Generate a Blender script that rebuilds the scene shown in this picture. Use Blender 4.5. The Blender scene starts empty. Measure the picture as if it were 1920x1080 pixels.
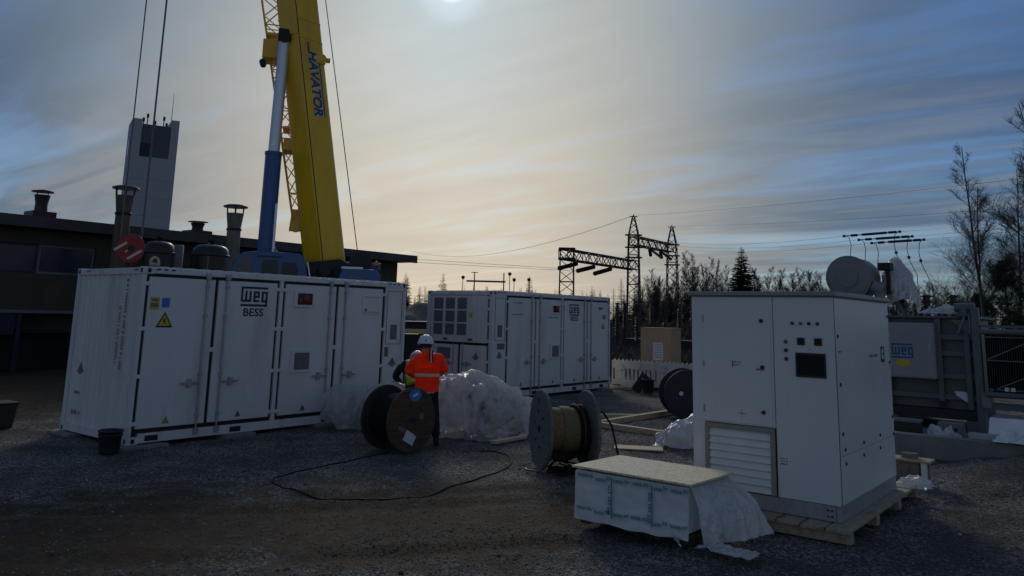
import bpy, bmesh, math, random
import numpy as np
from mathutils import Vector, Matrix, Euler, noise as mnoise

# ------------------------------------------------------------------ scene, camera, sky, sun, exposure
sc = bpy.context.scene
COL = sc.collection
RAD = math.radians

YAW, PITCH, ROLL = RAD(38.307), RAD(9.851), RAD(1.432)
F_PX, PP_Y, CAM_H = 1479.4, 335.25, 2.236          # focal length and principal point of the 1920x1080 frame
cam_d = bpy.data.cameras.new("camera")
cam = bpy.data.objects.new("camera", cam_d); COL.objects.link(cam)
_f = Vector((math.cos(YAW)*math.cos(PITCH), math.sin(YAW)*math.cos(PITCH), math.sin(PITCH)))
_r = Vector((math.sin(YAW), -math.cos(YAW), 0)); _u = _r.cross(_f)
_r2 = math.cos(ROLL)*_r + math.sin(ROLL)*_u
_u2 = -math.sin(ROLL)*_r + math.cos(ROLL)*_u
_m = Matrix((_r2, _u2, -_f)).transposed().to_4x4(); _m.translation = (0, 0, CAM_H)
cam.matrix_world = _m
cam_d.sensor_width = 36.0; cam_d.lens = 36.0*F_PX/1920.0
cam_d.shift_y = (PP_Y-540.0)/1920.0                  # the frame is the lower part of a taller picture
cam_d.clip_start = 0.1; cam_d.clip_end = 3000
sc.camera = cam
sc.render.resolution_x, sc.render.resolution_y = 1024, 576

SUN_AZ, SUN_EL = RAD(43.35), RAD(23.55)               # azimuth from +X towards +Y
SUN = Vector((math.cos(SUN_AZ)*math.cos(SUN_EL), math.sin(SUN_AZ)*math.cos(SUN_EL), math.sin(SUN_EL)))

w = bpy.data.worlds.new("World"); sc.world = w; w.use_nodes = True
nt = w.node_tree; nt.nodes.clear()
def N(t, **k):
    n = nt.nodes.new(t)
    for a, b in k.items(): setattr(n, a, b)
    return n
def L(a, b): nt.links.new(a, b)
def M(op, a, b=None, clamp=False):
    n = N('ShaderNodeMath', operation=op); n.use_clamp = clamp
    for i, v in enumerate((a, b)):
        if v is None: continue
        if isinstance(v, (int, float)): n.inputs[i].default_value = v
        else: L(v, n.inputs[i])
    return n.outputs[0]
def RAMP(src, stops, interp='EASE'):
    n = N('ShaderNodeValToRGB'); L(src, n.inputs[0]); e = n.color_ramp.elements
    n.color_ramp.interpolation = interp
    while len(e) < len(stops): e.new(0.5)
    for el, (p, c) in zip(e, stops): el.position = p; el.color = (*c, 1) if len(c) == 3 else c
    return n.outputs[0]
def MIX(f, a, b, mode='MIX'):
    n = N('ShaderNodeMix', data_type='RGBA', blend_type=mode)
    if isinstance(f, (int, float)): n.inputs[0].default_value = f
    else: L(f, n.inputs[0])
    for i, v in ((6, a), (7, b)):
        if isinstance(v, tuple): n.inputs[i].default_value = (*v, 1)
        else: L(v, n.inputs[i])
    return n.outputs[2]
sky = N('ShaderNodeTexSky', sky_type='NISHITA'); sky.sun_disc = False
sky.sun_elevation = SUN_EL; sky.sun_rotation = math.pi/2-SUN_AZ
sky.altitude = 100; sky.air_density = 1.0; sky.dust_density = 0.6; sky.ozone_density = 1.6
tc = N('ShaderNodeTexCoord')
dn = N('ShaderNodeVectorMath', operation='NORMALIZE'); L(tc.outputs['Generated'], dn.inputs[0])
D = dn.outputs[0]
dt = N('ShaderNodeVectorMath', operation='DOT_PRODUCT'); L(D, dt.inputs[0]); dt.inputs[1].default_value = SUN
ang = M('DIVIDE', M('ARCCOSINE', M('MINIMUM', M('MAXIMUM', dt.outputs['Value'], -1.0), 1.0)), math.pi)   # 0 at the sun, 1 opposite
sx = N('ShaderNodeSeparateXYZ'); L(D, sx.inputs[0])
up = M('MAXIMUM', sx.outputs[2], 0.0)
# the glow round the sun falls off faster sideways than towards the horizon below it
hl = M('SQRT', M('ADD', M('MULTIPLY', sx.outputs[0], sx.outputs[0]), M('MULTIPLY', sx.outputs[1], sx.outputs[1])))
hd = M('DIVIDE', M('ADD', M('MULTIPLY', sx.outputs[0], math.cos(SUN_AZ)), M('MULTIPLY', sx.outputs[1], math.sin(SUN_AZ))), M('MAXIMUM', hl, 1e-4))
azd = M('MULTIPLY', M('ARCCOSINE', M('MINIMUM', M('MAXIMUM', hd, -1.0), 1.0)), hl)
eld = M('MULTIPLY', M('SUBTRACT', M('ARCSINE', sx.outputs[2]), SUN_EL), 0.42)
halo = M('DIVIDE', M('SQRT', M('ADD', M('MULTIPLY', azd, azd), M('MULTIPLY', eld, eld))), math.pi)
# cloud layer: the view direction laid on a plane high above, so streaks crowd towards the horizon
den = M('ADD', up, 0.10)
cx = N('ShaderNodeCombineXYZ'); L(M('DIVIDE', sx.outputs[0], den), cx.inputs[0]); L(M('DIVIDE', sx.outputs[1], den), cx.inputs[1])
mp = N('ShaderNodeMapping'); L(cx.outputs[0], mp.inputs[0])
mp.inputs['Rotation'].default_value = (0, 0, RAD(-47)); mp.inputs['Scale'].default_value = (1.1, 0.42, 1)
n1 = N('ShaderNodeTexNoise'); L(mp.outputs[0], n1.inputs['Vector'])
n1.inputs['Scale'].default_value = 1.15; n1.inputs['Detail'].default_value = 7; n1.inputs['Roughness'].default_value = 0.52; n1.inputs['Distortion'].default_value = 0.9
mp2 = N('ShaderNodeMapping'); L(cx.outputs[0], mp2.inputs[0])
mp2.inputs['Rotation'].default_value = (0, 0, RAD(-36)); mp2.inputs['Scale'].default_value = (2.6, 0.55, 1); mp2.inputs['Location'].default_value = (3.1, 1.7, 0)
n2 = N('ShaderNodeTexNoise'); L(mp2.outputs[0], n2.inputs['Vector'])
n2.inputs['Scale'].default_value = 1.6; n2.inputs['Detail'].default_value = 6; n2.inputs['Roughness'].default_value = 0.55; n2.inputs['Distortion'].default_value = 0.5
cover = M('ADD', M('MULTIPLY', n1.outputs[0], 0.65), M('MULTIPLY', n2.outputs[0], 0.35))
mask = RAMP(cover, [(0.36, (0, 0, 0)), (0.62, (1, 1, 1))])
streak = RAMP(n2.outputs[0], [(0.46, (0, 0, 0)), (0.66, (1, 1, 1))])
# colour of the thin cloud: strong forward scattering towards the sun, blue grey away from it
warm = RAMP(halo, [(0.0, (0.55, 0.58, 0.57)), (0.028, (0.54, 0.535, 0.50)), (0.055, (0.475, 0.46, 0.415)), (0.088, (0.335, 0.345, 0.345)), (0.120, (0.195, 0.23, 0.27)), (0.16, (0.092, 0.133, 0.20)), (0.21, (0.045, 0.079, 0.145)), (0.33, (0.052, 0.078, 0.125)), (0.6, (0.115, 0.123, 0.138)), (1.0, (0.165, 0.162, 0.160))], 'LINEAR')
low = RAMP(up, [(0.0, (1.34, 1.13, 0.90)), (0.07, (1.18, 1.07, 0.94)), (0.20, (1.04, 1.01, 0.96)), (0.30, (0.93, 0.98, 1.02)), (0.42, (0.80, 0.90, 1.0)), (1.0, (0.8, 0.88, 1.0))], 'LINEAR')
cloud = MIX(1.0, warm, low, 'MULTIPLY')
clear = MIX(1.0, sky.outputs[0], (0.029, 0.042, 0.060), 'MULTIPLY')
glow = RAMP(halo, [(0.0, (1, 1, 1)), (0.08, (0.95, 0.95, 0.95)), (0.13, (0.62, 0.62, 0.62)), (0.20, (0.30, 0.30, 0.30)), (1, (0.28, 0.28, 0.28))], 'LINEAR')
veil = M('ADD', M('MULTIPLY', glow, 0.80), M('MULTIPLY', mask, 0.55), True)
col = MIX(veil, clear, cloud)
shade = RAMP(cover, [(0.40, (1.03, 1.03, 1.03)), (0.50, (1, 1, 1)), (0.66, (0.90, 0.91, 0.93))], 'LINEAR')
col = MIX(1.0, col, shade, 'MULTIPLY')
lowband = RAMP(up, [(0.0, (1, 1, 1)), (0.16, (0.8, 0.8, 0.8)), (0.34, (0.15, 0.15, 0.15)), (1, (0.1, 0.1, 0.1))], 'LINEAR')
col = MIX(M('MULTIPLY', M('MULTIPLY', streak, lowband), 0.55), col, MIX(0.5, MIX(1.0, col, (1.3, 1.25, 1.2), 'MULTIPLY'), (0.36, 0.36, 0.35)))
disc = RAMP(ang, [(0.0, (0.75, 0.85, 0.92)), (0.0052, (0.45, 0.55, 0.62)), (0.0078, (0.10, 0.13, 0.15)), (0.018, (0.0, 0.0, 0.0))], 'EASE')
col = MIX(1.0, col, disc, 'ADD')
bg = N('ShaderNodeBackground'); bg.inputs['Strength'].default_value = 1.0; L(col, bg.inputs[0])
wo = N('ShaderNodeOutputWorld'); L(bg.outputs[0], wo.inputs[0])

sl = bpy.data.lights.new("sun", 'SUN'); sl.energy = 0.6; sl.angle = RAD(14); sl.color = (1.0, 0.93, 0.82)
so = bpy.data.objects.new("sun", sl); COL.objects.link(so); so.rotation_euler = SUN.to_track_quat('Z', 'Y').to_euler(); so.location = (0, 0, 50)
so["kind"] = "helper"

sc.view_settings.view_transform = 'Standard'; sc.view_settings.look = 'None'
sc.view_settings.exposure = 0.2; sc.view_settings.gamma = 1.0; sc.view_settings.use_curve_mapping = False
sc.render.engine = 'CYCLES'
sc.cycles.use_denoising = True
sc.cycles.max_bounces = 6; sc.cycles.transparent_max_bounces = 12
sc.cycles.sample_clamp_indirect = 6.0

# ------------------------------------------------------------------ helpers
rnd = random.Random(7)
class MB:
    """collects shapes; build() links them as ONE mesh object"""
    def __init__(s): s.v = []; s.f = []; s.sm = []
    def add(s, vs, fs, smooth=False, m=None):
        o = len(s.v)
        s.v += [tuple(m @ Vector(v)) if m else tuple(v) for v in vs]
        s.f += [tuple(i+o for i in f) for f in fs]; s.sm += [smooth]*len(fs)
        return s
    def box(s, x0, x1, y0, y1, z0, z1, m=None):
        vs = [(x0,y0,z0),(x1,y0,z0),(x1,y1,z0),(x0,y1,z0),(x0,y0,z1),(x1,y0,z1),(x1,y1,z1),(x0,y1,z1)]
        return s.add(vs, [(3,2,1,0),(4,5,6,7),(0,1,5,4),(1,2,6,5),(2,3,7,6),(3,0,4,7)], False, m)
    def cyl(s, p0, p1, r0, r1=None, n=12, caps=True, smooth=True):
        r1 = r0 if r1 is None else r1
        p0, p1 = Vector(p0), Vector(p1); d = (p1-p0).normalized()
        a = d.orthogonal().normalized(); b = d.cross(a)
        vs = []
        for p, r in ((p0, r0), (p1, r1)):
            for k in range(n):
                t = 2*math.pi*k/n; vs.append(p+(a*math.cos(t)+b*math.sin(t))*r)
        s.add(vs, [(k, (k+1) % n, n+(k+1) % n, n+k) for k in range(n)], smooth)
        if caps:
            s.add(vs[:n], [tuple(reversed(range(n)))]); s.add(vs[n:], [tuple(range(n))])
        return s
    def tube(s, pts, r, n=6, closed=False):
        pts = [Vector(p) for p in pts]; R = []; prev = None
        for i, p in enumerate(pts):
            t = (pts[min(i+1, len(pts)-1)]-pts[max(i-1, 0)])
            t = t.normalized() if t.length > 1e-9 else Vector((0, 0, 1))
            a = (prev-t*prev.dot(t)) if prev else t.orthogonal()
            a = a.normalized() if a.length > 1e-6 else t.orthogonal().normalized()
            prev = a; b = t.cross(a); rr = r[i] if isinstance(r, (list, tuple)) else r
            R += [p+(a*math.cos(2*math.pi*k/n)+b*math.sin(2*math.pi*k/n))*rr for k in range(n)]
        f = [(i*n+k, i*n+(k+1) % n, (i+1)*n+(k+1) % n, (i+1)*n+k) for i in range(len(pts)-1) for k in range(n)]
        s.add(R, f, True)
        s.add(R[:n], [tuple(reversed(range(n)))]); s.add(R[-n:], [tuple(range(n))])
        return s
    def lathe(s, prof, n=24, m=None, smooth=True):
        vs = []; fs = []
        for r, z in prof: vs += [(r*math.cos(2*math.pi*k/n), r*math.sin(2*math.pi*k/n), z) for k in range(n)]
        for i in range(len(prof)-1):
            fs += [(i*n+k, i*n+(k+1) % n, (i+1)*n+(k+1) % n, (i+1)*n+k) for k in range(n)]
        s.add(vs, fs, smooth, m)
        s.add(vs[:n], [tuple(reversed(range(n)))], False, m); s.add(vs[-n:], [tuple(range(n))], False, m)
        return s
    def prism(s, poly, axis, a0, a1, m=None):
        """poly in the other two axes (order kept: x,z for axis y; y,z for axis x; x,y for axis z)"""
        def P(u, v, a): return {'y': (u, a, v), 'x': (a, u, v), 'z': (u, v, a)}[axis]
        n = len(poly); vs = [P(u, v, a0) for u, v in poly]+[P(u, v, a1) for u, v in poly]
        s.add(vs, [tuple(range(n)), tuple(reversed(range(n, 2*n)))]+[(i, n+i, n+(i+1) % n, (i+1) % n) for i in range(n)], False, m)
        return s
    def bar(s, p0, p1, w, h=None, up=(0, 0, 1)):
        p0, p1 = Vector(p0), Vector(p1); h = h or w; d = p1-p0; ln = d.length; d.normalize()
        upv = Vector(up); a = d.cross(upv)
        if a.length < 1e-4: a = d.orthogonal()
        a.normalize(); b = a.cross(d)
        m = Matrix((d, a, b)).transposed().to_4x4(); m.translation = p0
        return s.box(0, ln, -w/2, w/2, -h/2, h/2, m)
    def mesh(s, name):
        me = bpy.data.meshes.new(name); me.from_pydata([tuple(v) for v in s.v], [], s.f); me.update()
        me.polygons.foreach_set('use_smooth', s.sm)
        bm = bmesh.new(); bm.from_mesh(me); bmesh.ops.recalc_face_normals(bm, faces=bm.faces); bm.to_mesh(me); bm.free()
        return me
    def build(s, name, mat, parent=None, bevel=0, loc=None):
        return link(name, s.mesh(name), mat, parent, bevel, loc)
def link(name, me, mat, parent=None, bevel=0, loc=None):
    o = bpy.data.objects.new(name, me); COL.objects.link(o)
    if mat is not None:
        me.materials.clear(); me.materials.append(mat)
    if parent: o.parent = parent
    if loc: o.location = loc
    if bevel:
        b = o.modifiers.new('bevel', 'BEVEL'); b.width = bevel; b.segments = 2; b.limit_method = 'ANGLE'; b.angle_limit = RAD(40)
    return o
def tag(o, label, cat, group=None):
    o['label'] = label; o['category'] = cat
    if group: o['group'] = group
    return o
def thing(name, label, cat, loc=(0, 0, 0), rz=0, group=None):
    o = bpy.data.objects.new(name, None); COL.objects.link(o); o.location = loc; o.rotation_euler = (0, 0, rz)
    o.empty_display_size = 0.2
    return tag(o, label, cat, group)
def struct(o): o['kind'] = 'structure'; return o
def copy_tree(o, parent=None):
    c = o.copy(); COL.objects.link(c)
    if parent is not None: c.parent = parent
    for ch in list(o.children): copy_tree(ch, c)
    return c
def place(o, p, q=None):                              # frame: origin p, local x/y axes q = (X, Y) vectors
    X, Y = Vector(q[0]).normalized(), Vector(q[1]).normalized(); Z = X.cross(Y)
    m = Matrix((X, Y, Z)).transposed().to_4x4(); m.translation = p; o.matrix_local = m
    return o
def text(name, s, size, mat, parent, p, X=(1, 0, 0), Y=(0, 0, 1), ext=0.0008, align='CENTER', shear=0, bold=0, sx=1.0):
    cu = bpy.data.curves.new(name, 'FONT'); cu.body = s; cu.size = size; cu.extrude = ext; cu.align_x = align; cu.align_y = 'CENTER'
    cu.shear = shear; cu.offset = bold; cu.resolution_u = 3
    t = bpy.data.objects.new(name, cu); COL.objects.link(t)
    bpy.context.view_layer.update()
    me = bpy.data.meshes.new_from_object(t.evaluated_get(bpy.context.evaluated_depsgraph_get()))
    bpy.data.objects.remove(t); bpy.data.curves.remove(cu)
    if sx != 1.0: me.transform(Matrix.Diagonal((sx, 1, 1, 1)))
    o = link(name, me, mat, parent); place(o, p, (X, Y)); return o
LOGO = []
for (a, b, c, d) in [(0,13,0,1),(0,1,1,7),(1,5,6,7),(2,3,2,6),(4,5,2,6),(6,7,2,7),(7,9,2,3),(8,9,3,5),(7,8,4,5),(7,9,6,7),(10,11,2,7),(11,13,2,3),(11,12,6,7),(12,13,3,8),(0,13,8,9)]:
    LOGO.append((a, b, c, d))
def logo(name, wdt, mat, parent, p, X, Y=(0, 0, 1), hgt=None):
    u = wdt/13; v = (hgt or wdt*9/13)/9; mb = MB()
    for a, b, c, d in LOGO: mb.box(a*u-wdt/2, b*u-wdt/2, (4.5-d)*v, (4.5-c)*v, 0, 0.0016)
    o = mb.build(name, mat, parent); place(o, p, (X, Y)); return o

# ------------------------------------------------------------------ materials
def mat(name, c, rough=0.5, metal=0.0, var=0.12, scale=4.0, bump=0.0, bscale=60.0, c2=None, stretch=None, spec=None, trans=0, alpha=1, coat=0, c2lo=0.5, c2hi=0.7, rvar=0.0):
    m = bpy.data.materials.new(name); m.use_nodes = True
    t = m.node_tree; P = t.nodes['Principled BSDF']; K = t.links.new
    P.inputs['Roughness'].default_value = rough; P.inputs['Metallic'].default_value = metal
    if spec is not None: P.inputs['Specular IOR Level'].default_value = spec
    if trans: P.inputs['Transmission Weight'].default_value = trans
    if coat: P.inputs['Coat Weight'].default_value = coat; P.inputs['Coat Roughness'].default_value = 0.15
    if alpha < 1: P.inputs['Alpha'].default_value = alpha
    co = t.nodes.new('ShaderNodeTexCoord'); vec = co.outputs['Object']
    if stretch:
        mp = t.nodes.new('ShaderNodeMapping'); K(vec, mp.inputs[0]); mp.inputs['Scale'].default_value = stretch; vec = mp.outputs[0]
    no = t.nodes.new('ShaderNodeTexNoise'); K(vec, no.inputs['Vector']); no.inputs['Scale'].default_value = scale; no.inputs['Detail'].default_value = 6
    no.inputs['Roughness'].default_value = 0.6
    r = t.nodes.new('ShaderNodeValToRGB'); K(no.outputs[0], r.inputs[0])
    r.color_ramp.elements[0].position = 0.3; r.color_ramp.elements[1].position = 0.7
    r.color_ramp.elements[0].color = (*[x*(1-var) for x in c], 1); r.color_ramp.elements[1].color = (*[x*(1+var) for x in c], 1)
    out = r.outputs[0]
    if c2:
        n2 = t.nodes.new('ShaderNodeTexNoise'); K(vec, n2.inputs['Vector']); n2.inputs['Scale'].default_value = scale*0.6; n2.inputs['Detail'].default_value = 8; n2.inputs['Roughness'].default_value = 0.65
        r2 = t.nodes.new('ShaderNodeValToRGB'); K(n2.outputs[0], r2.inputs[0]); r2.color_ramp.elements[0].position = c2lo; r2.color_ramp.elements[1].position = c2hi
        mx = t.nodes.new('ShaderNodeMix'); mx.data_type = 'RGBA'; K(r2.outputs[0], mx.inputs[0]); K(out, mx.inputs[6]); mx.inputs[7].default_value = (*c2, 1); out = mx.outputs[2]
    K(out, P.inputs['Base Color'])
    if rvar:
        rr = t.nodes.new('ShaderNodeMapRange'); K(no.outputs[0], rr.inputs[0]); rr.inputs[1].default_value = 0.3; rr.inputs[2].default_value = 0.7
        rr.inputs[3].default_value = max(0.02, rough-rvar); rr.inputs[4].default_value = min(1, rough+rvar); K(rr.outputs[0], P.inputs['Roughness'])
    if bump:
        nb = t.nodes.new('ShaderNodeTexNoise'); K(vec, nb.inputs['Vector']); nb.inputs['Scale'].default_value = bscale; nb.inputs['Detail'].default_value = 4
        bp = t.nodes.new('ShaderNodeBump'); bp.inputs['Strength'].default_value = bump; bp.inputs['Distance'].default_value = 0.02
        K(nb.outputs[0], bp.inputs['Height']); K(bp.outputs[0], P.inputs['Normal'])
    return m
MT = {}
MT['white'] = mat('white_paint', (0.74, 0.73, 0.725), 0.38, var=0.05, scale=1.3, c2=(0.44, 0.42, 0.385), stretch=(1.8, 1.8, 0.40), c2lo=0.53, c2hi=0.92, bump=0.14, bscale=2.2, rvar=0.1)
MT['white_worn'] = mat('worn_white_paint', (0.70, 0.70, 0.70), 0.45, var=0.07, scale=2.2, c2=(0.30, 0.22, 0.15), stretch=(2.2, 2.2, 0.6), c2lo=0.56, c2hi=0.80, bump=0.06, bscale=8)
MT['cabinet'] = mat('cabinet_paint', (0.76, 0.75, 0.735), 0.33, var=0.03, scale=1.0, c2=(0.52, 0.50, 0.47), c2lo=0.56, c2hi=0.95, bump=0.10, bscale=2.0, rvar=0.08)
MT['rubber'] = mat('black_rubber', (0.012, 0.012, 0.014), 0.6, var=0.2)
MT['black'] = mat('black_plastic', (0.02, 0.02, 0.022), 0.42, var=0.2, scale=12)
MT['steel'] = mat('dull_steel', (0.42, 0.43, 0.45), 0.42, 0.8, var=0.15, scale=9)
MT['galv'] = mat('galvanised_steel', (0.40, 0.42, 0.44), 0.5, 0.55, var=0.18, scale=14, bump=0.08)
MT['greygas'] = mat('grey_seal', (0.16, 0.165, 0.175), 0.6, var=0.1)
MT['vent'] = mat('vent_mesh_grey', (0.15, 0.155, 0.16), 0.6, var=0.15, scale=80)
MT['glass'] = mat('dark_glass', (0.012, 0.015, 0.02), 0.12, var=0.1, spec=0.35)
MT['glass_lt'] = mat('pale_glass', (0.045, 0.055, 0.06), 0.1, var=0.1, spec=0.5)  # paler base colour: reflected and see-through light put into the glass
MT['navy'] = mat('navy_print', (0.010, 0.018, 0.055), 0.5, var=0.1)
MT['blueprint'] = mat('blue_print', (0.02, 0.07, 0.28), 0.5, var=0.1)
MT['print'] = mat('grey_print', (0.17, 0.17, 0.19), 0.6, var=0.1)
MT['yellow_st'] = mat('yellow_sticker', (0.62, 0.47, 0.02), 0.5, var=0.08)
MT['blue_st'] = mat('blue_sticker', (0.03, 0.22, 0.60), 0.5, var=0.08)
MT['red'] = mat('red_paint', (0.26, 0.016, 0.02), 0.45, var=0.2, scale=9)
MT['paper'] = mat('white_paper', (0.70, 0.71, 0.74), 0.7, var=0.06, scale=14)
MT['crane_y'] = mat('crane_yellow', (0.95, 0.54, 0.0), 0.34, var=0.10, scale=1.4, c2=(0.62, 0.33, 0.001), c2lo=0.55, c2hi=0.95, coat=0.3, stretch=(2, 2, 0.5))
MT['crane_b'] = mat('crane_blue', (0.002, 0.075, 0.25), 0.32, var=0.12, scale=2, coat=0.3)
MT['chrome'] = mat('bright_rod', (0.62, 0.64, 0.70), 0.28, 0.6, var=0.06, scale=5)
MT['dark'] = mat('dark_machinery', (0.016, 0.017, 0.02), 0.55, var=0.3, scale=6)
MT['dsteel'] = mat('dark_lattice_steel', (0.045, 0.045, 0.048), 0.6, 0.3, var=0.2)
MT['rope'] = mat('wire_rope', (0.16, 0.16, 0.17), 0.5, 0.5, var=0.2, scale=40)
MT['facade'] = mat('dark_rendered_wall', (0.072, 0.066, 0.050), 0.85, var=0.16, scale=1.6, c2=(0.05, 0.045, 0.035), bump=0.25, bscale=18)
MT['facade_d'] = mat('dark_blue_cladding', (0.030, 0.036, 0.050), 0.7, var=0.2, scale=2)
MT['roof_felt'] = mat('roof_fascia', (0.065, 0.065, 0.068), 0.7, var=0.2, scale=2)
MT['ledge'] = mat('grey_ledge_metal', (0.16, 0.17, 0.19), 0.6, var=0.15)
MT['stack'] = mat('sooty_stack_metal', (0.14, 0.115, 0.09), 0.7, 0.2, var=0.3, scale=3, c2=(0.05, 0.04, 0.035), stretch=(2, 2, 0.6), bump=0.15, bscale=30)
MT['tank'] = mat('black_tank_paint', (0.022, 0.019, 0.018), 0.42, var=0.25, scale=3)
MT['tower'] = mat('pale_tower_panels', (0.40, 0.42, 0.46), 0.7, var=0.05, scale=0.3, c2=(0.33, 0.34, 0.37), stretch=(1, 1, 0.2))
MT['tower_d'] = mat('tower_glazing', (0.035, 0.045, 0.075), 0.25, var=0.15, scale=0.7)
MT['wood'] = mat('pale_timber', (0.62, 0.47, 0.29), 0.7, var=0.2, scale=6, c2=(0.44, 0.31, 0.18), stretch=(1, 6, 6), bump=0.15, bscale=30)
MT['wood_y'] = mat('pallet_timber', (0.40, 0.335, 0.225), 0.75, var=0.2, scale=5, c2=(0.2, 0.15, 0.09), stretch=(1.5, 4, 4), bump=0.2, bscale=30)
MT['drum_brown'] = mat('weathered_brown_wood_shaded_pallet', (0.105, 0.062, 0.036), 0.8, var=0.35, scale=5, c2=(0.05, 0.035, 0.028), stretch=(0.7, 6, 6), bump=0.3, bscale=30)
MT['drum_dark'] = mat('dark_drum_wood', (0.035, 0.030, 0.028), 0.85, var=0.3, scale=5, bump=0.3, bscale=30)  # darker wood, used for the brown drum's back flange
MT['drum_grey'] = mat('weathered_grey_wood', (0.165, 0.165, 0.155), 0.85, var=0.25, scale=6, c2=(0.08, 0.075, 0.07), stretch=(5, 5, 0.8), bump=0.3, bscale=30)
MT['drum_barrel'] = mat('barrel_wood', (0.22, 0.145, 0.07), 0.8, var=0.3, scale=4, c2=(0.13, 0.12, 0.055), stretch=(1, 5, 5), bump=0.2, bscale=20)
MT['drum_black'] = mat('black_painted_drum', (0.025, 0.027, 0.032), 0.6, var=0.25, scale=5, bump=0.1)
MT['cable'] = mat('black_cable', (0.010, 0.010, 0.012), 0.75, spec=0.2, var=0.2)
MT['cable_g'] = mat('grey_cable', (0.16, 0.16, 0.17), 0.5, var=0.2)
MT['osb'] = mat('osb_board', (0.80, 0.71, 0.50), 0.75, var=0.30, scale=38, c2=(0.58, 0.47, 0.29), c2lo=0.52, c2hi=0.62, bump=0.2, bscale=60)
MT['wrap'] = mat('white_wrap_film', (0.70, 0.71, 0.73), 0.32, var=0.03, scale=3, bump=0.14, bscale=7, spec=0.5)
MT['ply'] = mat('plywood', (0.48, 0.33, 0.20), 0.75, var=0.06, scale=2.5, c2=(0.40, 0.26, 0.15), stretch=(3, 3, 0.8))
MT['barrier'] = mat('white_barrier_plastic', (0.78, 0.72, 0.63), 0.5, var=0.06, scale=5, c2=(0.45, 0.40, 0.32))
MT['concrete'] = mat('concrete', (0.23, 0.235, 0.225), 0.9, var=0.14, scale=2.2, c2=(0.17, 0.17, 0.165), bump=0.2, bscale=50)
MT['trafo'] = mat('transformer_grey', (0.115, 0.135, 0.135), 0.45, var=0.08, scale=2)
MT['trafo_lt'] = mat('light_grey_enclosure', (0.30, 0.31, 0.325), 0.42, var=0.05, scale=2)
MT['conserv'] = mat('conservator_grey', (0.22, 0.225, 0.23), 0.45, var=0.08, scale=2)
MT['insul'] = mat('brown_insulator', (0.03, 0.022, 0.018), 0.3, var=0.2)
MT['skin'] = mat('skin', (0.45, 0.26, 0.18), 0.5, var=0.06)
MT['orange'] = mat('hi_vis_orange', (1.7, 0.058, 0.008), 0.75, var=0.12, scale=6, bump=0.25, bscale=14, spec=0.2)
MT['hvyellow'] = mat('hi_vis_yellow', (0.42, 0.58, 0.03), 0.75, var=0.1, scale=6, bump=0.2, bscale=14)
MT['reflect'] = mat('reflective_tape', (0.62, 0.55, 0.46), 0.4, var=0.08, scale=20)
MT['trousers'] = mat('dark_trousers', (0.010, 0.011, 0.016), 0.8, var=0.2, bump=0.2, bscale=16)
MT['helmet'] = mat('white_helmet', (0.72, 0.72, 0.76), 0.3, var=0.03)
MT['bark'] = mat('dark_bark', (0.055, 0.045, 0.038), 0.9, var=0.3, scale=6)
MT['birch'] = mat('birch_bark', (0.13, 0.11, 0.10), 0.9, var=0.5, scale=5, stretch=(3, 3, 0.8))
MT['needle'] = mat('conifer_needles', (0.022, 0.032, 0.018), 0.8, var=0.4, scale=2.0)
MT['needle_p'] = mat('pine_needles', (0.035, 0.05, 0.025), 0.8, var=0.4, scale=3)
MT['soil_heap'] = mat('grey_spoil', (0.17, 0.15, 0.13), 0.95, var=0.3, scale=1.5, bump=0.6, bscale=5)
MT['skip'] = mat('dark_blue_skip', (0.014, 0.022, 0.05), 0.6, var=0.2)
MT['teal_print'] = mat('teal_print', (0.17, 0.33, 0.36), 0.5, var=0.1)

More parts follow.
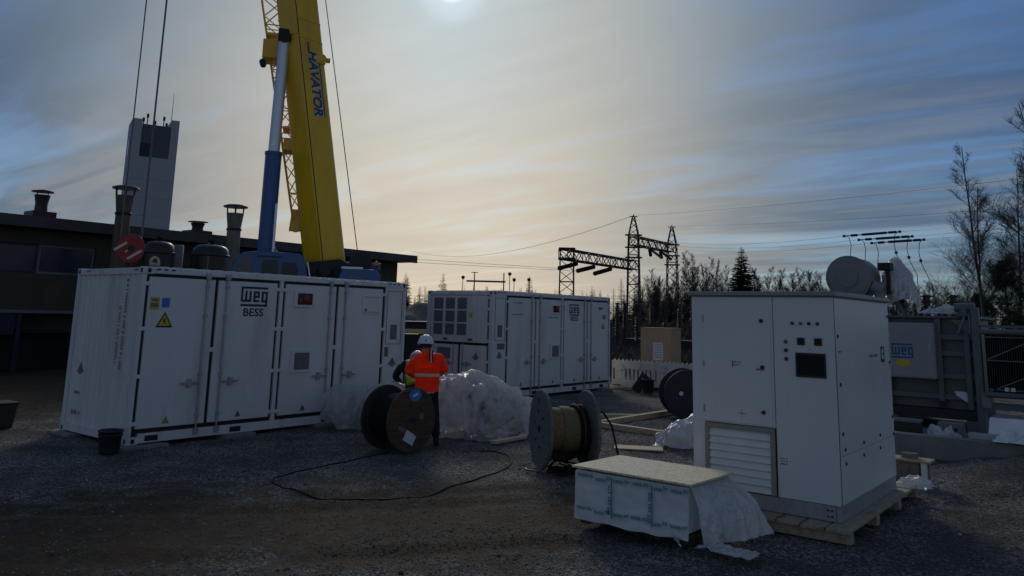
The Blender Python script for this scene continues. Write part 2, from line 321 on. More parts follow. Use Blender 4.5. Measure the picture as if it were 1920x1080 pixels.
# translucent sheeting: lets part of the sky light through, glossy where it creases
def film(name, c, t_amt, a_amt, rough):
    m = bpy.data.materials.new(name); m.use_nodes = True; t = m.node_tree; t.nodes.clear(); K = t.links.new
    P = t.nodes.new('ShaderNodeBsdfPrincipled'); P.inputs['Base Color'].default_value = (*c, 1); P.inputs['Roughness'].default_value = rough
    P.inputs['Specular IOR Level'].default_value = 0.9; P.inputs['Coat Weight'].default_value = 0.8; P.inputs['Coat Roughness'].default_value = 0.06
    co = t.nodes.new('ShaderNodeTexCoord')
    def nse(sc_, dist, det):
        n = t.nodes.new('ShaderNodeTexNoise'); K(co.outputs['Object'], n.inputs['Vector']); n.inputs['Scale'].default_value = sc_; n.inputs['Detail'].default_value = det; n.inputs['Distortion'].default_value = dist
        a = t.nodes.new('ShaderNodeMath'); a.operation = 'SUBTRACT'; K(n.outputs[0], a.inputs[0]); a.inputs[1].default_value = 0.5
        b_ = t.nodes.new('ShaderNodeMath'); b_.operation = 'ABSOLUTE'; K(a.outputs[0], b_.inputs[0]); return b_.outputs[0]
    bp = t.nodes.new('ShaderNodeBump'); bp.inputs['Strength'].default_value = 0.9; bp.inputs['Distance'].default_value = 0.10; K(nse(4.5, 1.4, 3), bp.inputs['Height'])
    b2 = t.nodes.new('ShaderNodeBump'); b2.inputs['Strength'].default_value = 0.6; b2.inputs['Distance'].default_value = 0.04; K(nse(13, 1.0, 4), b2.inputs['Height']); K(bp.outputs[0], b2.inputs['Normal'])
    K(b2.outputs[0], P.inputs['Normal'])
    T = t.nodes.new('ShaderNodeBsdfTranslucent'); T.inputs[0].default_value = (*c, 1); K(b2.outputs[0], T.inputs['Normal'])
    A = t.nodes.new('ShaderNodeBsdfTransparent'); A.inputs[0].default_value = (0.92, 0.93, 0.95, 1)
    m1 = t.nodes.new('ShaderNodeMixShader'); m1.inputs[0].default_value = t_amt; K(P.outputs[0], m1.inputs[1]); K(T.outputs[0], m1.inputs[2])
    m2 = t.nodes.new('ShaderNodeMixShader'); m2.inputs[0].default_value = a_amt; K(m1.outputs[0], m2.inputs[1]); K(A.outputs[0], m2.inputs[2])
    o = t.nodes.new('ShaderNodeOutputMaterial'); K(m2.outputs[0], o.inputs[0]); return m
MT['film'] = film('clear_plastic_sheeting', (0.80, 0.80, 0.79), 0.42, 0.38, 0.12)
MT['tarp'] = film('white_plastic_wrapping', (0.82, 0.82, 0.83), 0.32, 0.06, 0.25)

# ------------------------------------------------------------------ the ground
def sstep(a, b, x):
    t = np.clip((x-a)/(b-a), 0, 1); return t*t*(3-2*t)
def bank(x, y): return 0.30*sstep(3.15, 1.2, y)*sstep(12.6, 15.2, x)
rs = np.random.RandomState(11)
_ph = rs.rand(24)*6.283; _dr = rs.rand(24)*6.283; _fr = 0.5*1.32**np.arange(24)*0.35
def gh(x, y):
    h = 0
    for k in range(16): h = h+np.sin((x*np.cos(_dr[k])+y*np.sin(_dr[k]))*_fr[k]*2.2+_ph[k])*0.014/(1+0.35*k)
    tk = np.sin((0.80*x-0.60*y)*0.35+1.0)*0.5                     # two pairs of shallow wheel ruts along the worn track
    for c in (8.6, 10.4, 11.0): h = h-0.035*np.exp(-((0.60*x+0.80*y+tk-c)/0.16)**2)+0.018*np.exp(-((0.60*x+0.80*y+tk-c-.3)/0.12)**2)
    return h-0.02+bank(x, y)
def ground_mesh():
    nx = 380; xs = -2+42*np.linspace(0, 1, nx)**1.0; ys = np.linspace(-8, 34, nx)
    X, Y = np.meshgrid(xs, ys, indexing='ij'); Z = gh(X, Y)
    e = np.minimum(np.minimum(X+2, 40-X), np.minimum(Y+8, 34-Y)); Z = np.where(e < 2, Z*np.clip(e/2, 0, 1)-0.02*(1-np.clip(e/2, 0, 1)), Z)
    V = np.stack([X, Y, Z], -1).reshape(-1, 3).tolist()
    F = [(i*nx+j, (i+1)*nx+j, (i+1)*nx+j+1, i*nx+j+1) for i in range(nx-1) for j in range(nx-1)]
    o = len(V); a, b, c, d = 0, (nx-1)*nx, nx*nx-1, nx-1            # the sheet goes on to the horizon
    R = 1500
    V += [(-R, -R, -0.02), (R, -R, -0.02), (R, R, -0.02), (-R, R, -0.02)]
    V += [(-2, -8, -0.02), (40, -8, -0.02), (40, 34, -0.02), (-2, 34, -0.02)]
    F += [(o, o+1, o+5, o+4), (o+1, o+2, o+6, o+5), (o+2, o+3, o+7, o+6), (o+3, o, o+4, o+7)]
    me = bpy.data.meshes.new('ground'); me.from_pydata(V, [], F); me.update()
    me.polygons.foreach_set('use_smooth', [True]*len(me.polygons)); return me
def ground_mat():
    m = bpy.data.materials.new('gravel_and_earth'); m.use_nodes = True; t = m.node_tree; K = t.links.new; P = t.nodes['Principled BSDF']
    nn = t.nodes.new
    def mth(op, a, b=0.0):
        n = nn('ShaderNodeMath'); n.operation = op
        for i, v in enumerate((a, b)):
            if isinstance(v, (int, float)): n.inputs[i].default_value = v
            else: K(v, n.inputs[i])
        return n.outputs[0]
    def noise(sc_, det=5, r=0.6):
        n = nn('ShaderNodeTexNoise'); K(co.outputs['Object'], n.inputs['Vector']); n.inputs['Scale'].default_value = sc_; n.inputs['Detail'].default_value = det; n.inputs['Roughness'].default_value = r; return n.outputs[0]
    def ramp(s, st):
        n = nn('ShaderNodeValToRGB'); K(s, n.inputs[0])
        while len(n.color_ramp.elements) < len(st): n.color_ramp.elements.new(.5)
        for e, (p, c) in zip(n.color_ramp.elements, st): e.position = p; e.color = (*c, 1)
        return n.outputs[0]
    def mix(f, a, b):
        n = nn('ShaderNodeMix'); n.data_type = 'RGBA'; K(f, n.inputs[0])
        for i, v in ((6, a), (7, b)):
            if isinstance(v, tuple): n.inputs[i].default_value = (*v, 1)
            else: K(v, n.inputs[i])
        return n.outputs[2]
    co = nn('ShaderNodeTexCoord'); sp = nn('ShaderNodeSeparateXYZ'); K(co.outputs['Object'], sp.inputs[0])
    vo = nn('ShaderNodeTexVoronoi'); K(co.outputs['Object'], vo.inputs['Vector']); vo.inputs['Scale'].default_value = 42
    grav = ramp(vo.outputs['Color'], [(0.12, (0.040, 0.038, 0.035)), (0.5, (0.145, 0.138, 0.127)), (0.9, (0.45, 0.435, 0.41))])
    grav = mix(ramp(noise(0.9, 6), [(0.40, (0, 0, 0)), (0.60, (0.75,)*3)]), grav, (0.062, 0.053, 0.043))
    soil = ramp(noise(7, 8, 0.7), [(0.3, (0.032, 0.022, 0.012)), (0.55, (0.082, 0.058, 0.031)), (0.75, (0.17, 0.127, 0.075))])
    soil = mix(ramp(noise(1.6, 5), [(0.5, (0, 0, 0)), (0.62, (0.7,)*3)]), soil, (0.105, 0.056, 0.022))
    # earth lies in a worn track before the containers; crushed stone round it
    tr = mth('ADD', mth('MULTIPLY', sp.outputs[0], 0.60), mth('MULTIPLY', sp.outputs[1], 0.80))
    tr = mth('ADD', tr, mth('MULTIPLY', mth('SUBTRACT', noise(0.55, 6), 0.5), 4.2))
    tr = mth('ADD', tr, mth('MULTIPLY', mth('SUBTRACT', noise(2.6, 6), 0.5), 3.4))
    band = mth('SUBTRACT', 1.0, mth('DIVIDE', mth('ABSOLUTE', mth('SUBTRACT', tr, 9.3)), 2.4))
    fr = mth('MULTIPLY', mth('SUBTRACT', mth('SUBTRACT', sp.outputs[0], sp.outputs[1]), 2.0), 0.45)
    side = mth('SUBTRACT', mth('MULTIPLY', band, 1.7), mth('MAXIMUM', fr, 0.0))
    yard = mth('MULTIPLY', mth('SUBTRACT', mth('ADD', sp.outputs[1], mth('MULTIPLY', noise(0.4, 4), 3.0)), 18.5), 0.8)
    k = mth('MAXIMUM', side, yard)
    kk = ramp(k, [(0.2, (0, 0, 0)), (0.85, (0.92,)*3)])
    K(mix(kk, grav, soil), P.inputs['Base Color'])
    P.inputs['Roughness'].default_value = 0.9; P.inputs['Specular IOR Level'].default_value = 0.25
    b1 = nn('ShaderNodeBump'); b1.inputs['Strength'].default_value = 0.7; b1.inputs['Distance'].default_value = 0.012; K(vo.outputs['Distance'], b1.inputs['Height']); b1.invert = True
    b2 = nn('ShaderNodeBump'); b2.inputs['Strength'].default_value = 1.0; b2.inputs['Distance'].default_value = 0.05; K(noise(14, 8, 0.7), b2.inputs['Height']); K(b1.outputs[0], b2.inputs['Normal'])
    K(b2.outputs[0], P.inputs['Normal']); return m
MT['ground'] = ground_mat()
struct(link('ground', ground_mesh(), MT['ground']))

# loose crushed stone, thicker on the gravelled yard than on the worn track
def stones():
    n = 90000
    r = 6.2+rs.rand(n)**0.85*16.0; a = YAW+(rs.rand(n)-0.5)*RAD(80)
    x, y = r*np.cos(a), r*np.sin(a)
    t = 0.6*x+0.8*y+np.sin(x*1.7+y)*0.5; keep = rs.rand(n) < np.where((np.abs(t-9.9) < 1.5) & (x-y < 2.5), 0.38, 1.0)
    x, y = x[keep], y[keep]; n = len(x)
    base = np.array([(1, 0, -.2), (0, 1, -.2), (-1, 0, -.2), (0, -1, -.2), (0, 0, .7), (.1, .1, -.8)], float)
    tri = np.array([(0, 1, 4), (1, 2, 4), (2, 3, 4), (3, 0, 4), (1, 0, 5), (2, 1, 5), (3, 2, 5), (0, 3, 5)])
    s = 0.007+0.009*rs.rand(n)**1.6; s *= np.where(rs.rand(n) < 0.03, 1.0+1.6*rs.rand(n), 1)
    V = base[None]*(0.7+0.6*rs.rand(n, 6, 1)); th = rs.rand(n)*6.283; c, q = np.cos(th), np.sin(th)
    V = np.stack([V[..., 0]*c[:, None]-V[..., 1]*q[:, None]*0.8, V[..., 0]*q[:, None]+V[..., 1]*c[:, None]*0.8, V[..., 2]*0.6+0.3*V[..., 0]*(rs.rand(n, 1)-.5)], -1)*s[:, None, None]
    V += np.stack([x, y, gh(x, y)+0.3*s], -1)[:, None]
    me = bpy.data.meshes.new('gravel'); nv = n*6; nf = n*8
    me.vertices.add(nv); me.vertices.foreach_set('co', V.reshape(-1).astype(np.float32))
    me.loops.add(nf*3); me.polygons.add(nf)
    me.loops.foreach_set('vertex_index', (tri[None]+np.arange(n)[:, None, None]*6).reshape(-1).astype(np.int32))
    me.polygons.foreach_set('loop_start', np.arange(nf, dtype=np.int32)*3); me.update(calc_edges=True); me.validate()
    return me
def stone_mat():
    m = bpy.data.materials.new('crushed_stone'); m.use_nodes = True; t = m.node_tree; P = t.nodes['Principled BSDF']
    g = t.nodes.new('ShaderNodeNewGeometry'); r = t.nodes.new('ShaderNodeValToRGB'); t.links.new(g.outputs['Random Per Island'], r.inputs[0])
    e = r.color_ramp.elements; e[0].color = (0.06, 0.058, 0.056, 1); e[1].color = (0.45, 0.45, 0.46, 1)
    x = e.new(0.5); x.color = (0.12, 0.116, 0.11, 1); x = e.new(0.8); x.color = (0.16, 0.155, 0.15, 1)
    t.links.new(r.outputs[0], P.inputs['Base Color']); P.inputs['Roughness'].default_value = 0.85; return m
so_ = link('gravel', stones(), stone_mat()); so_['kind'] = 'stuff'; so_['label'] = 'loose grey crushed stone strewn over the yard'

# ------------------------------------------------------------------ long low industrial building behind the first container
b = thing('industrial_building', 'long low dark industrial building with flat overhanging roof behind the yellow crane', 'building', (0, 30, 0))
X0, X1 = -6.0, 28.6
w_ = MB(); w_.box(X0, 13.42, 0, 0.3, 4.3, 4.78).box(X0, 13.42, 0, 0.3, 1.35, 3.28).box(13.42, X1, 0, 0.3, 0, 4.78); w_.build('wall', MT['facade'], b)
MB().box(X1-0.3, X1, 0.3, 14, 0, 4.78).build('end_wall', MT['facade_d'], b)
MB().box(X0, X1-0.3, 13.7, 14, 0, 4.78).build('back_wall', MT['facade'], b)
rf = MB().box(X0-0.6, X1+0.62, -0.75, 14.6, 4.84, 5.10).build('roof', MT['roof_felt'], b, 0.01)
MB().box(X0-0.62, X1+0.64, -0.79, -0.752, 4.80, 5.18).build('fascia', MT['roof_felt'], b)
MB().box(X0, 13.42, 0.45, 0.5, 0, 1.35).build('shutter', MT['rubber'], b)
for k in range(9):
    x0 = 13.4-1.9*(k+1)
    wn = MB(); wn.box(x0, x0+1.9, 0.08, 0.16, 3.28, 3.36).box(x0, x0+1.9, 0.08, 0.16, 4.22, 4.30).box(x0, x0+0.08, 0.08, 0.16, 3.36, 4.22).box(x0+1.82, x0+1.9, 0.08, 0.16, 3.36, 4.22)
    wo_ = wn.build('window', MT['ledge'] if k % 2 == 0 else MT['facade_d'], b)
    MB().box(x0+0.08, x0+1.82, 0.10, 0.13, 3.36, 4.22).build('pane', MT['tower_d'], wo_)
MB().box(X0, 13.0, -0.9, 0.0, 1.93, 2.03).build('canopy', MT['ledge'], b)
for x in (10.82, 7.6, 4.4): MB().box(x-0.07, x+0.07, -0.86, -0.74, 0.0, 1.93).build('canopy_post', MT['skip'], b)
MB().box(9.2, 10.7, -0.86, -0.80, 1.22, 1.93).build('sign_board', MT['skip'], b)
MB().box(X0, 13.42, -0.02, 0.28, 1.25, 1.345).build('lintel', MT['facade_d'], b)
for x in (16, 19, 22, 25): MB().box(x, x+1.1, -0.03, 0.05, 2.7, 3.9).build('louvre', MT['facade_d'], b)

# roof outlets and stacks
MT['stack_g'] = mat('grey_stack_metal', (0.20, 0.185, 0.16), 0.65, 0.2, var=0.2, scale=3, c2=(0.12, 0.10, 0.08), stretch=(2, 2, 0.6))
def roof_vent(x, y, hb, hw, ht, lab):
    t = thing('roof_vent', lab, 'roof vent', (x, y, 5.10), 0, 'roof vents')
    MB().box(-hw, hw, -hw, hw, 0, hb).build('curb', MT['tank'], t, 0.01)
    m = MB(); m.lathe([(hw*0.55, hb), (hw*0.50, hb+ht*0.35), (hw*0.66, hb+ht*0.75)], 18); m.build('flue', MT['tank'], t)
    c = MB(); c.lathe([(hw*0.92, hb+ht*0.88), (hw*0.94, hb+ht*0.92), (hw*0.1, hb+ht)], 18)
    for k in range(4): a = k*math.pi/2+.4; c.cyl((hw*.6*math.cos(a), hw*.6*math.sin(a), hb+ht*.73), (hw*.6*math.cos(a), hw*.6*math.sin(a), hb+ht*.89), 0.015, n=5)
    c.build('rain_cap', MT['tank'], t)
roof_vent(11.75, 31.0, 0.42, 0.40, 0.82, 'black capped flue on a square curb at the roof edge, farthest left')
roof_vent(17.9, 31.0, 0.34, 0.44, 0.42, 'short squat black roof vent between the tall flared exhaust stacks')
hh = MB(); hh.prism([(12.4, 0), (13.35, 0), (13.2, 0.16), (12.9, 0.22), (12.55, 0.2)], 'y', 0, 0.9); h_ = hh.build('roof_hatch', MT['tank'], None, 0.02, (0.25, 31, 5.1))
tag(h_, 'low black roof hatch on the building roof beside the leftmost flue', 'roof hatch')
def stack(x, y, top, r, lab, mt_='stack'):
    t = thing('exhaust_stack', lab, 'exhaust stack', (x, y, 0), 0, 'exhaust stacks')
    m = MB(); m.lathe([(r*1.0, 0), (r*1.0, top-1.9), (r*0.94, top-1.0), (r*0.92, top-0.95), (r*1.20, top-0.35)], 20); m.build('pipe', MT[mt_], t)
    rg = MB(); rg.lathe([(r*1.02, top-1.03), (r*1.05, top-1.03), (r*1.05, top-0.95), (r*1.0, top-0.95)], 20); rg.build('joint_ring', MT['dark'], t)
    c = MB()
    c.lathe([(r*1.70, top-0.11), (r*1.72, top-0.06), (r*1.2, top-0.01), (0.02, top+0.03)], 22); cp = c.build('rain_cap', MT['tank'], t)
    for k in range(6):
        a = k*math.pi/3; MB().cyl((r*1.22*math.cos(a), r*1.22*math.sin(a), top-0.37), (r*1.3*math.cos(a), r*1.3*math.sin(a), top-0.10), 0.022, n=6).build('cap_strut', MT['dark'], cp)
stack(13.30, 28.0, 6.45, 0.262, 'tall flared rusty stack with flat cap behind the red hook block')
stack(17.72, 28.0, 6.33, 0.275, 'tall flared grey stack with flat cap left of the blue crane cylinder', 'stack_g')
def tank(x, y, r, top, lab):
    t = thing('storage_tank', lab, 'tank', (x, y, 0), 0, 'domed tanks')
    m = MB(); m.lathe([(r, 0.3), (r, top-0.42), (r*0.99, top-0.34), (r*0.9, top-0.14), (r*0.66, top-0.04), (r*0.3, top-0.005), (0.01, top)], 32); m.build('shell', MT['tank'], t)
    MB().lathe([(r*0.14, top-0.03), (r*0.14, top+0.10), (r*0.2, top+0.10), (r*0.2, top+0.14)], 12).build('nozzle', MT['tank'], t)
    MB().lathe([(r*1.005, top-0.44), (r*1.03, top-0.43), (r*1.03, top-0.37), (r*1.005, top-0.36)], 32).build('weld_band', MT['tank'], t)
    for k in range(3): a = k*2.094+.5; MB().box(-0.07, 0.07, -0.07, 0.07, 0, 0.4, Matrix.Translation((r*.8*math.cos(a), r*.8*math.sin(a), 0))).build('leg', MT['dark'], t)
    if r > 0.55: MB().tube([(-r*.62, -r*.85, 0.3), (-r*.62, -r*.85, top-0.55), (-r*.55, -r*.6, top-0.12), (-r*.3, -r*.3, top+0.03)], 0.025).build('pipe', MT['ledge'], t)
tank(13.42, 25.5, 0.50, 4.40, 'smaller black domed tank just right of the red hook block')
tank(15.30, 25.5, 0.63, 4.45, 'larger black domed tank beside the flared grey stack')
m = MB(); m.lathe([(0.21, 0), (0.21, 4.34), (0.17, 4.36)], 18); tag(m.build('grey_duct', MT['ledge'], None, 0, (14.28, 25.9, 0)), 'plain grey vertical duct standing between the black domed tanks', 'duct')

# pale tower far behind
t = thing('concrete_tower', 'tall pale tower with dark glazed top and antennas behind the building', 'tower', (44.49, 83.94, 0), RAD(-27.92+7))
m = MB(); m.box(-4.25, -3.27, 0, 4.6, 0, 22.75).box(-0.28, 0.55, 0, 4.6, 0, 23.05).box(-3.27, -0.28, 0.0, 4.6, 0, 18.55).box(-3.27, -0.28, 0.5, 4.6, 18.55, 22.0); m.build('shaft', MT['tower'], t)
for (x0, x1, z0, z1, mm) in [(-3.27, -2.05, 20.05, 22.25, 'tower_d'), (-3.27, -2.05, 18.55, 20.0, 'facade_d'), (-1.95, -0.28, 18.55, 22.25, 'tower_d')]:
    MB().box(x0+0.03, x1-0.03, 0.12, 0.2, z0+.02, z1).build('glazing_panel', MT[mm], t)
MB().box(-2.05, -1.95, 0.08, 0.22, 18.55, 22.25).build('mullion', MT['ledge'], t)
for k in range(1, 9): MB().box(-4.253, 0.553, -0.004, 0.02, 2.0*k, 2.0*k+0.03).build('panel_joint', MT['print'], t)
for k, (x, z) in enumerate([(-3.1, 23.1), (-2.7, 23.6), (-1.9, 22.9), (-1.0, 23.5), (-0.7, 22.8)]):
    MB().cyl((x, 0.9, 22.0), (x, 0.9, z), 0.06, n=6).box(x-.12, x+.12, 0.78, 0.9, z-0.45, z).build('antenna', MT['dark'], t)
MB().cyl((-0.1, 2.0, 23.0), (-0.1, 2.0, 26.6), 0.04, 0.02, n=6).build('mast', MT['dark'], t)
MB().box(-4.30, -4.252, 1.2, 2.6, 18.7, 20.6).build('side_window', MT['tower_d'], t)

# ------------------------------------------------------------------ battery containers
CL, CW, CH = 6.058, 2.438, 2.896
FX, FZ = (1, 0, 0), (0, 0, 1)
def tri_sign(name, w_, parent, p, X, mt, border='rubber'):
    """warning triangle: dark border with a coloured field and a bolt"""
    h = w_*0.87
    o = MB().prism([(-w_/2, 0), (w_/2, 0), (0, h)], 'z', 0, 0.0012).build(name, MT[border], parent); place(o, p, (X, (0, 0, 1)))
    if mt:
        k = 0.72; f = MB().prism([(-w_/2*k, h*.105), (w_/2*k, h*.105), (0, h*.105+h*k)], 'z', 0.0013, 0.0022).build('field', MT[mt], o)
        MB().prism([(-.01*w_/.2, h*.52), (.018*w_/.2, h*.62), (.004*w_/.2, h*.40), (.022*w_/.2, h*.40), (-.006*w_/.2, h*.16), (.002*w_/.2, h*.34), (-.018*w_/.2, h*.34)], 'z', 0.0023, 0.003).build('bolt_symbol', MT['rubber'], o)
    return o
def dashes(name, ln, h, parent, p, X, Y=(0, 0, 1), mt='print', seed=1):
    """a line of print too small to read: strokes of uneven width"""
    r_ = random.Random(seed); x = -ln/2; mb = MB()
    while x < ln/2:
        k = h*r_.uniform(.35, .8); mb.box(x, min(x+k, ln/2), -h/2, h/2*r_.uniform(.6, 1), 0, 0.001); x += k+h*r_.choice((.25, .25, .25, .8))
    o = mb.build(name, MT[mt], parent); place(o, p, (X, Y)); o['kind'] = 'stuff'; return o
def arrow_mark(parent, p, X):
    """lifting mark: an open tent of two slopes over a short bar"""
    o = MB().prism([(-.15, -.06), (-.08, .01), (0, .12), (.08, .01), (.15, -.06), (.07, -.035), (.06, -.085), (-.06, -.085), (-.07, -.035)], 'z', 0, 0.0012).build('lifting_mark', MT['print'], parent); place(o, p, (X, (0, 0, 1)))
def container(origin, label, mirror):
    t = thing('battery_container', label, 'container', (*origin, 0), 0, 'battery containers')
    mx = (lambda x: CL-x) if mirror else (lambda x: x)
    def span(a, b_): a, b_ = mx(a), mx(b_); return min(a, b_), max(a, b_)
    # frame
    W = MT['white']; WW = MT['white_worn']
    for (x0, y0) in ((0, 0), (CL-0.12, 0), (0, CW-0.12), (CL-0.12, CW-0.12)):
        MB().box(x0 if x0 < 1 else CL-.058, .058 if x0 < 1 else CL, y0, y0+0.12, 0.15, CH-0.12).build('corner_post', WW, t, 0.006)
    for (x0, y0) in ((0, 0), (CL-0.178, 0), (0, CW-0.162), (CL-0.178, CW-0.162)):
        for z0 in (0.03, CH-0.118):
            c = MB().box(x0-0.004, x0+0.182, y0-0.004, y0+0.166, z0, z0+0.121).build('corner_casting', WW, t, 0.012)
            yy = y0-0.0065 if y0 < 1 else y0+0.1685
            MB().box(x0+0.06, x0+0.12, min(yy, yy+.004), max(yy, yy+.004), z0+0.025, z0+0.095).build('casting_hole', MT['rubber'], c)
            xx = x0-0.0065 if x0 < 1 else x0+0.1845
            MB().box(min(xx, xx+.004), max(xx, xx+.004), y0+0.05, y0+0.11, z0+0.025, z0+0.095).build('casting_hole', MT['rubber'], c)
    tr = MB().box(0.178, CL-0.178, 0.0, 0.09, 2.79, CH-0.012).build('top_rail', WW, t, 0.006)
    MB().box(0.178, CL-0.178, CW-0.09, CW, 2.79, CH-0.012).build('top_rail', WW, t, 0.006)
    br = MB().box(0.178, CL-0.178, 0.0, 0.10, 0.05, 0.20).build('bottom_rail', WW, t, 0.006)
    MB().box(0.178, CL-0.178, CW-0.10, CW, 0.05, 0.20).build('bottom_rail', WW, t, 0.006)
    MB().box(0.05, CL-0.05, 0.11, CW-0.11, 0.12, 0.19).build('floor_pan', MT['dark'], t)
    for x in (0.40, 1.95, 3.98, 5.52): MB().box(x-.11, x+.11, -0.004, 0.05, 0.075, 0.165).build('rail_pocket', MT['rubber'], br)
    hz = [(0.20, 0.30), (0.33, 0.43), (0.46, 0.56), (CL-0.56, CL-0.46), (CL-0.43, CL-0.33), (CL-0.30, CL-0.20)]
    for k, (a, c) in enumerate(hz):
        MB().prism([(a, 2.845), (c-0.03, 2.845), (c, 2.872), (a+0.03, 2.872)], 'y', -0.0022, -0.0008).build('hazard_stripe', MT['rubber'], tr)
    # roof sheets with cross ribs that show along the top edge
    rf = MB().box(0.05, CL-0.05, 0.05, CW-0.05, CH-0.05, CH-0.008).build('roof', W, t)
    for k in range(22): x = 0.30+k*0.26; MB().box(x, x+0.14, 0.04, CW-0.04, CH-0.0078, CH+0.016).build('roof_rib', W, rf)
    MB().box(0.09, CL-0.09, CW-0.06, CW-0.03, 0.19, 2.80).build('back_panel', W, t)
    # side: black gasket backing, four doors
    MB().box(0.059, CL-0.059, 0.055, 0.075, 0.19, 2.80).build('gasket_backing', MT['rubber'], t)
    MB().box(*span(2.695, 2.775), 0.004, 0.055, 0.20, 2.79).build('centre_post', W, t, 0.004)
    pa, pb = span(5.445, 5.995)
    sp = MB().box(pa, pb, 0.012, 0.055, 0.20, 2.79).build('side_panel', W, t, 0.004)
    fr = MB(); a, c = pa+0.05, pb-0.05; fr.box(a, c, 0.004, 0.0122, 2.70, 2.712).box(a, c, 0.004, 0.0122, 1.56, 1.572).box(a, a+.012, 0.004, .0122, 1.572, 2.70).box(c-.012, c, .004, .0122, 1.572, 2.70)
    fr.build('panel_frame', MT['ledge'], sp)
    pc = (pa+pb)/2
    MB().box(pc-.10, pc+.10, 0.0095, 0.0118, 1.66, 1.98).build('data_plate', MT['print'], sp)
    MB().box(pa+.03, pa+.14, 0.006, 0.0118, 1.30, 1.50).build('plate_box', MT['vent'] if not mirror else MT['paper'], sp)
    MB().box(pa+.17, pb-.06, 0.009, 0.0118, 1.33, 1.49).build('notice', MT['paper'] if not mirror else MT['vent'], sp)
    arrow_mark(sp, (pc, 0.0112, 1.17), FX)
    doors = [(0.115, 1.325), (1.395, 2.635), (2.835, 4.065), (4.135, 5.355)]
    D_ = []
    for i, (a, c) in enumerate(doors):
        a, c = span(a, c)
        d = MB().box(a, c, 0.006, 0.05, 0.275, 2.735).build('door', W, t, 0.006)
        D_.append((d, a, c))
    for i, (rx, s) in enumerate([(1.165, -1), (1.555, 1), (3.91, -1), (4.305, 1)]):
        d = D_[i][0]; x = mx(rx); s = -s if mirror else s
        rd = MB().cyl((x, -0.020, 0.13), (x, -0.020, 2.84), 0.017, n=8).build('lock_rod', MT['steel'], d)
        for z in (0.42, 1.10, 2.10, 2.62): MB().box(x-.032, x+.032, -0.040, 0.006, z-.03, z+.03).build('rod_bracket', MT['galv'], rd, 0.004)
        for z in (0.16, 2.79): MB().box(x-.045, x+.045, -0.045, 0.0, z-.05, z+.05).build('rod_keeper', MT['galv'], rd, 0.004)
        h = MB().box(min(x, x+s*0.36), max(x, x+s*0.36), -0.048, -0.034, 0.952, 0.985).build('handle', MT['steel'], d, 0.004)
        MB().box(x+s*0.2-.035, x+s*0.2+.035, -0.055, 0.006, 0.90, 1.04).build('handle_lock', MT['galv'], h, 0.006)
    # hinges across the outer gaskets
    for gx in (0.075, 2.665, 2.805, 5.40):
        for z in (0.36, 1.11, 1.88, 2.62):
            x = mx(gx); MB().box(x-.062, x+.062, -0.008, 0.03, z-.032, z+.032).build('hinge', W, t, 0.006)
    for gx in (1.36, 4.10):
        x = mx(gx); MB().box(x-.05, x+.05, -0.004, 0.03, 1.48, 1.56).build('meeting_plate', W, t, 0.004)
    return t, D_
c1, dr = container((6.592, 12.931), 'nearer white battery container with WEG BESS logo and yellow warning triangle on its first door', False)
# end wall: vertical corrugations
def corrugated(t, y0, y1, z0, z1, nrib, mt):
    o = MB(); pts = []; p = (y1-y0)/nrib
    for k in range(nrib):
        a = y0+k*p; pts += [(a, .055), (a+p*.32, .055), (a+p*.42, .022), (a+p*.90, .022)]
    pts.append((y1, .055))
    vs = [(x, y, z0) for y, x in pts]+[(x, y, z1) for y, x in pts]; n = len(pts)
    o.add(vs, [(i, i+1, n+i+1, n+i) for i in range(n-1)]); return o.build('end_wall', mt, t)
ew = corrugated(c1, 0.12, CW-0.12, 0.19, 2.78, 12, MT['white'])
MB().box(0.0, 0.10, 0.162, CW-0.162, 2.775, CH-0.012).build('end_header', MT['white_worn'], c1, 0.006)
MB().box(0.0, 0.10, 0.162, CW-0.162, 0.05, 0.19).build('end_sill', MT['white_worn'], c1, 0.006)
MB().box(CL-0.10, CL-0.02, 0.12, CW-0.12, 0.05, CH-0.012).build('far_end_wall', MT['white'], c1)
EX = (0, -1, 0)
for k in range(6):
    MB().prism([(CW-0.5+k*.05 if k < 3 else 0.2+(k-3)*.05, 2.83), (CW-0.47+k*.05 if k < 3 else 0.23+(k-3)*.05, 2.83), (CW-0.46+k*.05 if k < 3 else 0.24+(k-3)*.05, 2.86), (CW-0.49+k*.05 if k < 3 else 0.21+(k-3)*.05, 2.86)], 'x', -0.002, -0.0006).build('hazard_stripe', MT['rubber'], c1)
dashes('serial_marking', 1.5, 0.055, c1, (0.0205, 0.56, 1.95), (0, 0, 1), (0, 1, 0), seed=3)
dashes('serial_marking', 0.95, 0.05, c1, (0.0205, 0.74, 1.76), (0, 0, 1), (0, 1, 0), seed=4)
arrow_mark(c1, (0.0205, 1.94, 1.12), EX)
dashes('small_marking', 0.24, 0.05, c1, (0.0205, 1.97, 0.72), EX, FZ, seed=5)
dashes('small_marking', 0.3, 0.08, c1, (0.0205, 1.97, 0.38), EX, FZ, seed=8)
